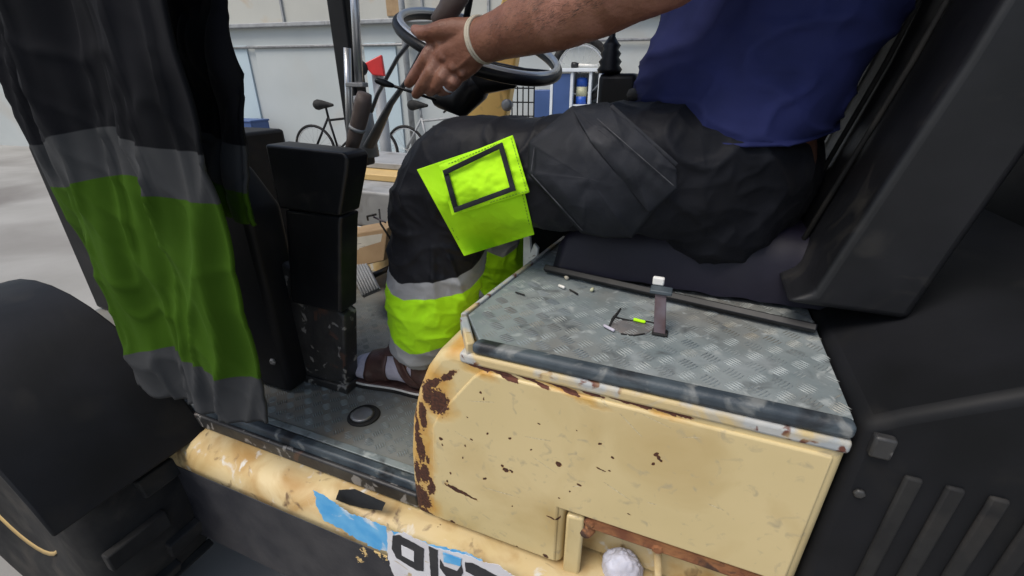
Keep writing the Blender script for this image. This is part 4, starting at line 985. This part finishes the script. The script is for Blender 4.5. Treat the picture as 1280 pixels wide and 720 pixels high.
# wristband and ring
wp0, wp1 = P(601,50,Y=.818), P(606,50,Y=.816)
ax = (P(640,40,Y=.79)-P(597,52,Y=.82)).normalized(); cc = P(602,50,Y=.817)
e1 = Vector((0,-1,0)); e1 = (e1-ax*e1.dot(ax)).normalized(); e2 = ax.cross(e1); rr = rad(cc, 25.5)
b_ring = [cc+e1*rr*1.0*math.cos(a)+e2*rr*1.02*math.sin(a)+ax*.004*math.sin(a) for a in [2*math.pi*i/48 for i in range(48)]]
MB().tube(b_ring, .0035, 10, closed=True).build('wristband', M['band'], PR, smooth=True)
MB().tube([p+ax*.0055 for p in b_ring], .0028, 10, closed=True).build('wristband', M['band'], PR, smooth=True)
rc = P(561,107,Y=.816); ra2 = (P(560,111,Y=.82)-P(566,104,Y=.812)).normalized(); e1 = Vector((0,-1,0)); e1 = (e1-ra2*e1.dot(ra2)).normalized(); e2 = ra2.cross(e1)
MB().tube([rc+(e1*math.cos(a)+e2*math.sin(a))*.0128 for a in [2*math.pi*i/28 for i in range(28)]], .0020, 8, closed=True).build('ring', M['chrome'], PR, smooth=True)
# hair and eyes
m = MB(); bm = bmesh.new(); bmesh.ops.create_icosphere(bm, subdivisions=4, radius=1)
for f in list(bm.faces):
    c = f.calc_center_median()
    if c.z < .05+(.55 if c.x < -.35 else 0) and c.x < .35: bm.faces.remove(f)
    elif c.z < -.35: bm.faces.remove(f)
m.add([(.062+v.co.x*.104, .92+v.co.y*.084, 1.275+v.co.z*.122+.003*noise.noise(v.co*8)) for v in bm.verts], [tuple(v.index for v in f.verts) for f in bm.faces]) if False else None
vs = {v: i for i, v in enumerate([v for v in bm.verts if v.link_faces])}
m.add([(.062+v.co.x*.104, .92+v.co.y*.084, 1.275+v.co.z*.122+.003*noise.noise(v.co*8)) for v in vs], [tuple(vs[v] for v in f.verts) for f in bm.faces]); bm.free()
m.build('hair', M['hair'], PR, smooth=True)
for s_ in (-1,1):
    c = Vector((-.026,.92+s_*.031,1.285)); m = MB().lathe([(.0105,-.004),(.012,0),(.008,.006),(.002,.008)], c, (-1,0,0), 16); m.build('eye', M['eye'], PR, smooth=True)
    MB().lathe([(.005,.0),(.004,.0012)], c-Vector((.0075,0,0)), (-1,0,0), 12).build('pupil', M['hair'], PR, smooth=True)
# shirt: front edge as seen, hem over the trousers
SPN = [(.02,.92,.605,.168,.20),(.035,.92,.635,.165,.197),(.05,.92,.70,.165,.19),(.075,.92,.78,.160,.19),(.10,.92,.88,.150,.195),(.125,.92,.97,.13,.205),(.135,.92,1.03,.10,.17),(.135,.92,1.07,.075,.09)]
C = catmull(SPN, 90); V = []; nk = 220; Fc = []
for i in range(90):
    for k in range(nk):
        a = 2*math.pi*k/nk; x = C[i,0]+C[i,3]*math.cos(a); y = C[i,1]+C[i,4]*math.sin(a); z = C[i,2]+(.012*math.sin(a*2+.6)+.010*math.cos(a))*(1-i/89)**3
        rg1 = 1-abs(noise.noise(Vector((x*5+z*7, y*4, z*8-x*7)))*2.3); rg2 = 1-abs(noise.noise(Vector((x*9-z*12, y*8, z*15+x*9)))*2.3)
        d = .007*noise.noise(Vector((x*7+z*8, y*5, z*10-x*9)))+.009*max(0,rg1)**3+.004*max(0,rg2)**3*(1.6-i/89)-.003
        n_ = Vector((math.cos(a), math.sin(a), 0)); V.append(Vector((x,y,z))+n_*(d+.003+(.006 if i < 3 else 0)))
for i in range(89):
    for k in range(nk): Fc.append((i*nk+k, i*nk+(k+1)%nk, (i+1)*nk+(k+1)%nk, (i+1)*nk+k))
sh = cloth_obj('shirt', V, Fc, None, 'shirt', PR, th=.003)
aj = P(830,-42,Y=.66)
MB().tube([(.14,.74,1.00),(.12,.68,.95),Vector((.11,.66,.92)).lerp(aj,.55)], [.075,.078,.080], 28).build('sleeve', M['shirt'], sh, smooth=True)
MB().tube([(.14,1.10,1.00),(.14,1.15,.93),(.14,1.175,.84)], [.075,.070,.066], 28).build('sleeve', M['shirt'], sh, smooth=True)
# socks and sandals (the near foot shows)
def foot(ank, ang, parent):
    ax_ = Vector((-math.cos(ang), -math.sin(ang), 0)); sd_ = Vector((-ax_.y, ax_.x, 0))
    def f(l, s_, z): return Vector((ank.x, ank.y, 0))+ax_*l*.88+sd_*s_+Vector((0,0,z))
    mb = MB(); mb.capsule([f(-.02,0,.155), f(-.005,0,.10), f(-.012,0,.062)], [.036,.036,.036], 20)
    mb.capsule([f(-.03,0,.05), f(.04,0,.06), f(.10,.0,.05), f(.155,.003,.04)], [.033,.037,.036,.028], 20)
    mb.capsule([f(.03,0,.09), f(.09,0,.062)], [.028,.026], 16); mb.capsule([f(.12,.022,.036), f(.185,.022,.033)], [.020,.016], 12)
    for k in range(4): mb.capsule([f(.125,.006-.016*k,.034), f(.178-.011*k,.004-.016*k,.029)], [.016,.011], 12)
    m = mb.mesh('sock'); o = bpy.data.objects.new('t', m); col.objects.link(o)
    r = o.modifiers.new('r', 'REMESH'); r.mode = 'VOXEL'; r.voxel_size = .003; s_ = o.modifiers.new('s', 'SMOOTH'); s_.iterations = 6
    dg = bpy.context.evaluated_depsgraph_get(); me = bpy.data.meshes.new_from_object(o.evaluated_get(dg)); bpy.data.objects.remove(o)
    me.materials.clear(); me.materials.append(M['sock']); me.shade_smooth()
    so_ = bpy.data.objects.new('sock', me); link(so_, parent)
    bvf = BVHTree.FromPolygons([v.co.copy() for v in me.vertices], [tuple(p.vertices) for p in me.polygons])
    # sole
    out = [(-.068,.012),(-.066,-.018),(-.03,-.036),(.04,-.036),(.11,-.046),(.165,-.040),(.20,-.012),(.208,.018),(.19,.040),(.14,.046),(.05,.036),(-.02,.036),(-.055,.028)]
    O2 = catmull(out+[out[0]], 60)[:-1]
    pl_ = [f(a, b__, 0) for a, b__ in O2]
    sl = MB().prism([(p.x,p.y) for p in pl_], 'Z', .001, .010).build('sandal', M['rubber'], parent, bevel=.002)
    MB().prism([(p.x,p.y) for p in [f(a*1.0+.0, b__*.99, 0) for a, b__ in O2]], 'Z', .0103, .0155).build('welt', M['white'], sl, bevel=.0015)
    MB().prism([(p.x,p.y) for p in [f(a*.98, b__*.95, 0) for a, b__ in O2]], 'Z', .0158, .020).build('insole', M['leather'], sl, bevel=.0015)
    # straps wrapped round the foot
    def wrap(l0, l1, wdt, name='strap', tilt=0, zc_=.045, a0=-30, a1=210, mt='leather', off=.0015, th=.003):
        V = []; na, nl = 40, 8
        for j in range(nl+1):
            for i in range(na+1):
                a = R(a0+(a1-a0)*i/na); l = l0+(l1-l0)*j/nl+tilt*math.sin(a)
                o_ = f(l, .14*math.cos(a), zc_+.14*math.sin(a)); c_ = f(l, 0, zc_)
                h = bvf.ray_cast(o_, (c_-o_).normalized())
                p = (h[0]+(o_-c_).normalized()*off) if h[0] is not None else c_+(o_-c_).normalized()*.04
                if p.z < .017: p.z = .017
                V.append(p)
        m = bpy.data.meshes.new(name); m.from_pydata([tuple(p) for p in V], [], [(j*(na+1)+i, j*(na+1)+i+1, (j+1)*(na+1)+i+1, (j+1)*(na+1)+i) for j in range(nl) for i in range(na)])
        m.materials.append(M[mt]); m.shade_smooth(); o = bpy.data.objects.new(name, m); link(o, sl)
        s_ = o.modifiers.new('t', 'SOLIDIFY'); s_.thickness = th; s_.offset = 1
        return o
    return f, wrap, sl
ank = Vector((near[13][0]+.004, near[13][1], 0))
f_, wrap, sl = foot(ank, R(2), PR)
wrap(-.066,-.018,0, zc_=.050, a0=-50, a1=230)
wrap(.062,.130,0, a0=-50, a1=230)
wrap(.018,.062,0, tilt=.012, zc_=.055, a0=60, a1=200, off=.004)
wrap(-.02,.012,0, tilt=.03, zc_=.06, a0=-40, a1=220, off=.0035)
bp_ = f_(.055,-.012,.118); bu = MB()
qd = [f_(.035,-.028,.108), f_(.075,-.026,.100), f_(.072,.0,.112), f_(.034,.0,.120)]
MB().tube(qd, .0022, 8, closed=True).build('buckle', M['steel'], sl, smooth=True)
f2_, wrap2, sl2 = foot(Vector((-.445,1.04,0)), R(4), PR)
wrap2(-.066,-.018,0, zc_=.050, a0=-50, a1=230); wrap2(.062,.165,0, a0=-50, a1=230)
# ------------------------------------------------------------------ seat cushion (machine part, under the driver)
nx, ny = 60, 40; V = []
for j in range(ny+1):
    for i in range(nx+1):
        u, v = i/nx, j/ny; x = -.225+.50*u; y = .760+.41*v
        e = min(u*6, (1-u)*6, v*7, (1-v)*7, 1); z = DZ+.010+.105*math.sqrt(max(0, 1-(1-e)**2))
        z += .008*noise.noise(Vector((x*9, y*9, 0)))+.004*noise.noise(Vector((x*25, y*8, 2)))
        V.append((x, y, z))
m = MB().add(V, [(j*(nx+1)+i, j*(nx+1)+i+1, (j+1)*(nx+1)+i+1, (j+1)*(nx+1)+i) for j in range(ny) for i in range(nx)])
b('seat_cushion', m, 'seatcloth', smooth=True)
# ------------------------------------------------------------------ spare work trousers on the grab rail, left of the console
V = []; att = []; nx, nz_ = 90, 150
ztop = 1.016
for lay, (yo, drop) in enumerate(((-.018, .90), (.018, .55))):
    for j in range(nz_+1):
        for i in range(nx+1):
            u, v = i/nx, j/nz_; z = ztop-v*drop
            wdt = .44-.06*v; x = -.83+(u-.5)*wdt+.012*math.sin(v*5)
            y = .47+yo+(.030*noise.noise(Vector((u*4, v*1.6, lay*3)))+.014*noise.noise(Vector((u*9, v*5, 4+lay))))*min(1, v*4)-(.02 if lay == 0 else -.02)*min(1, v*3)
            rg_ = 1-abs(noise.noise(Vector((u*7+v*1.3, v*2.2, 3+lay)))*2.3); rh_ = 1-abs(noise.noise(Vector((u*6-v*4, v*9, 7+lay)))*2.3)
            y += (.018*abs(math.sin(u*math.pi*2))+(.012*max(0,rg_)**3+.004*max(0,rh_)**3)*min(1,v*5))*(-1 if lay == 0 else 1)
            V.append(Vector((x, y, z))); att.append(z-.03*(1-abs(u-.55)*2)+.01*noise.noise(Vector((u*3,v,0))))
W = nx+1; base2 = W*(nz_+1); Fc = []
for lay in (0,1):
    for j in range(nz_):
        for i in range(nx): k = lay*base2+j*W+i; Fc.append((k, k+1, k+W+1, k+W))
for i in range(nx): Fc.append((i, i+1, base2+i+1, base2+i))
st_ = cloth_obj('spare_trousers', V, Fc, att, 'spare_shade_tone', None, th=.006); tag(st_, 'folded spare work trousers with green legs darkened to look shaded hanging over the black grab rail', 'trousers')
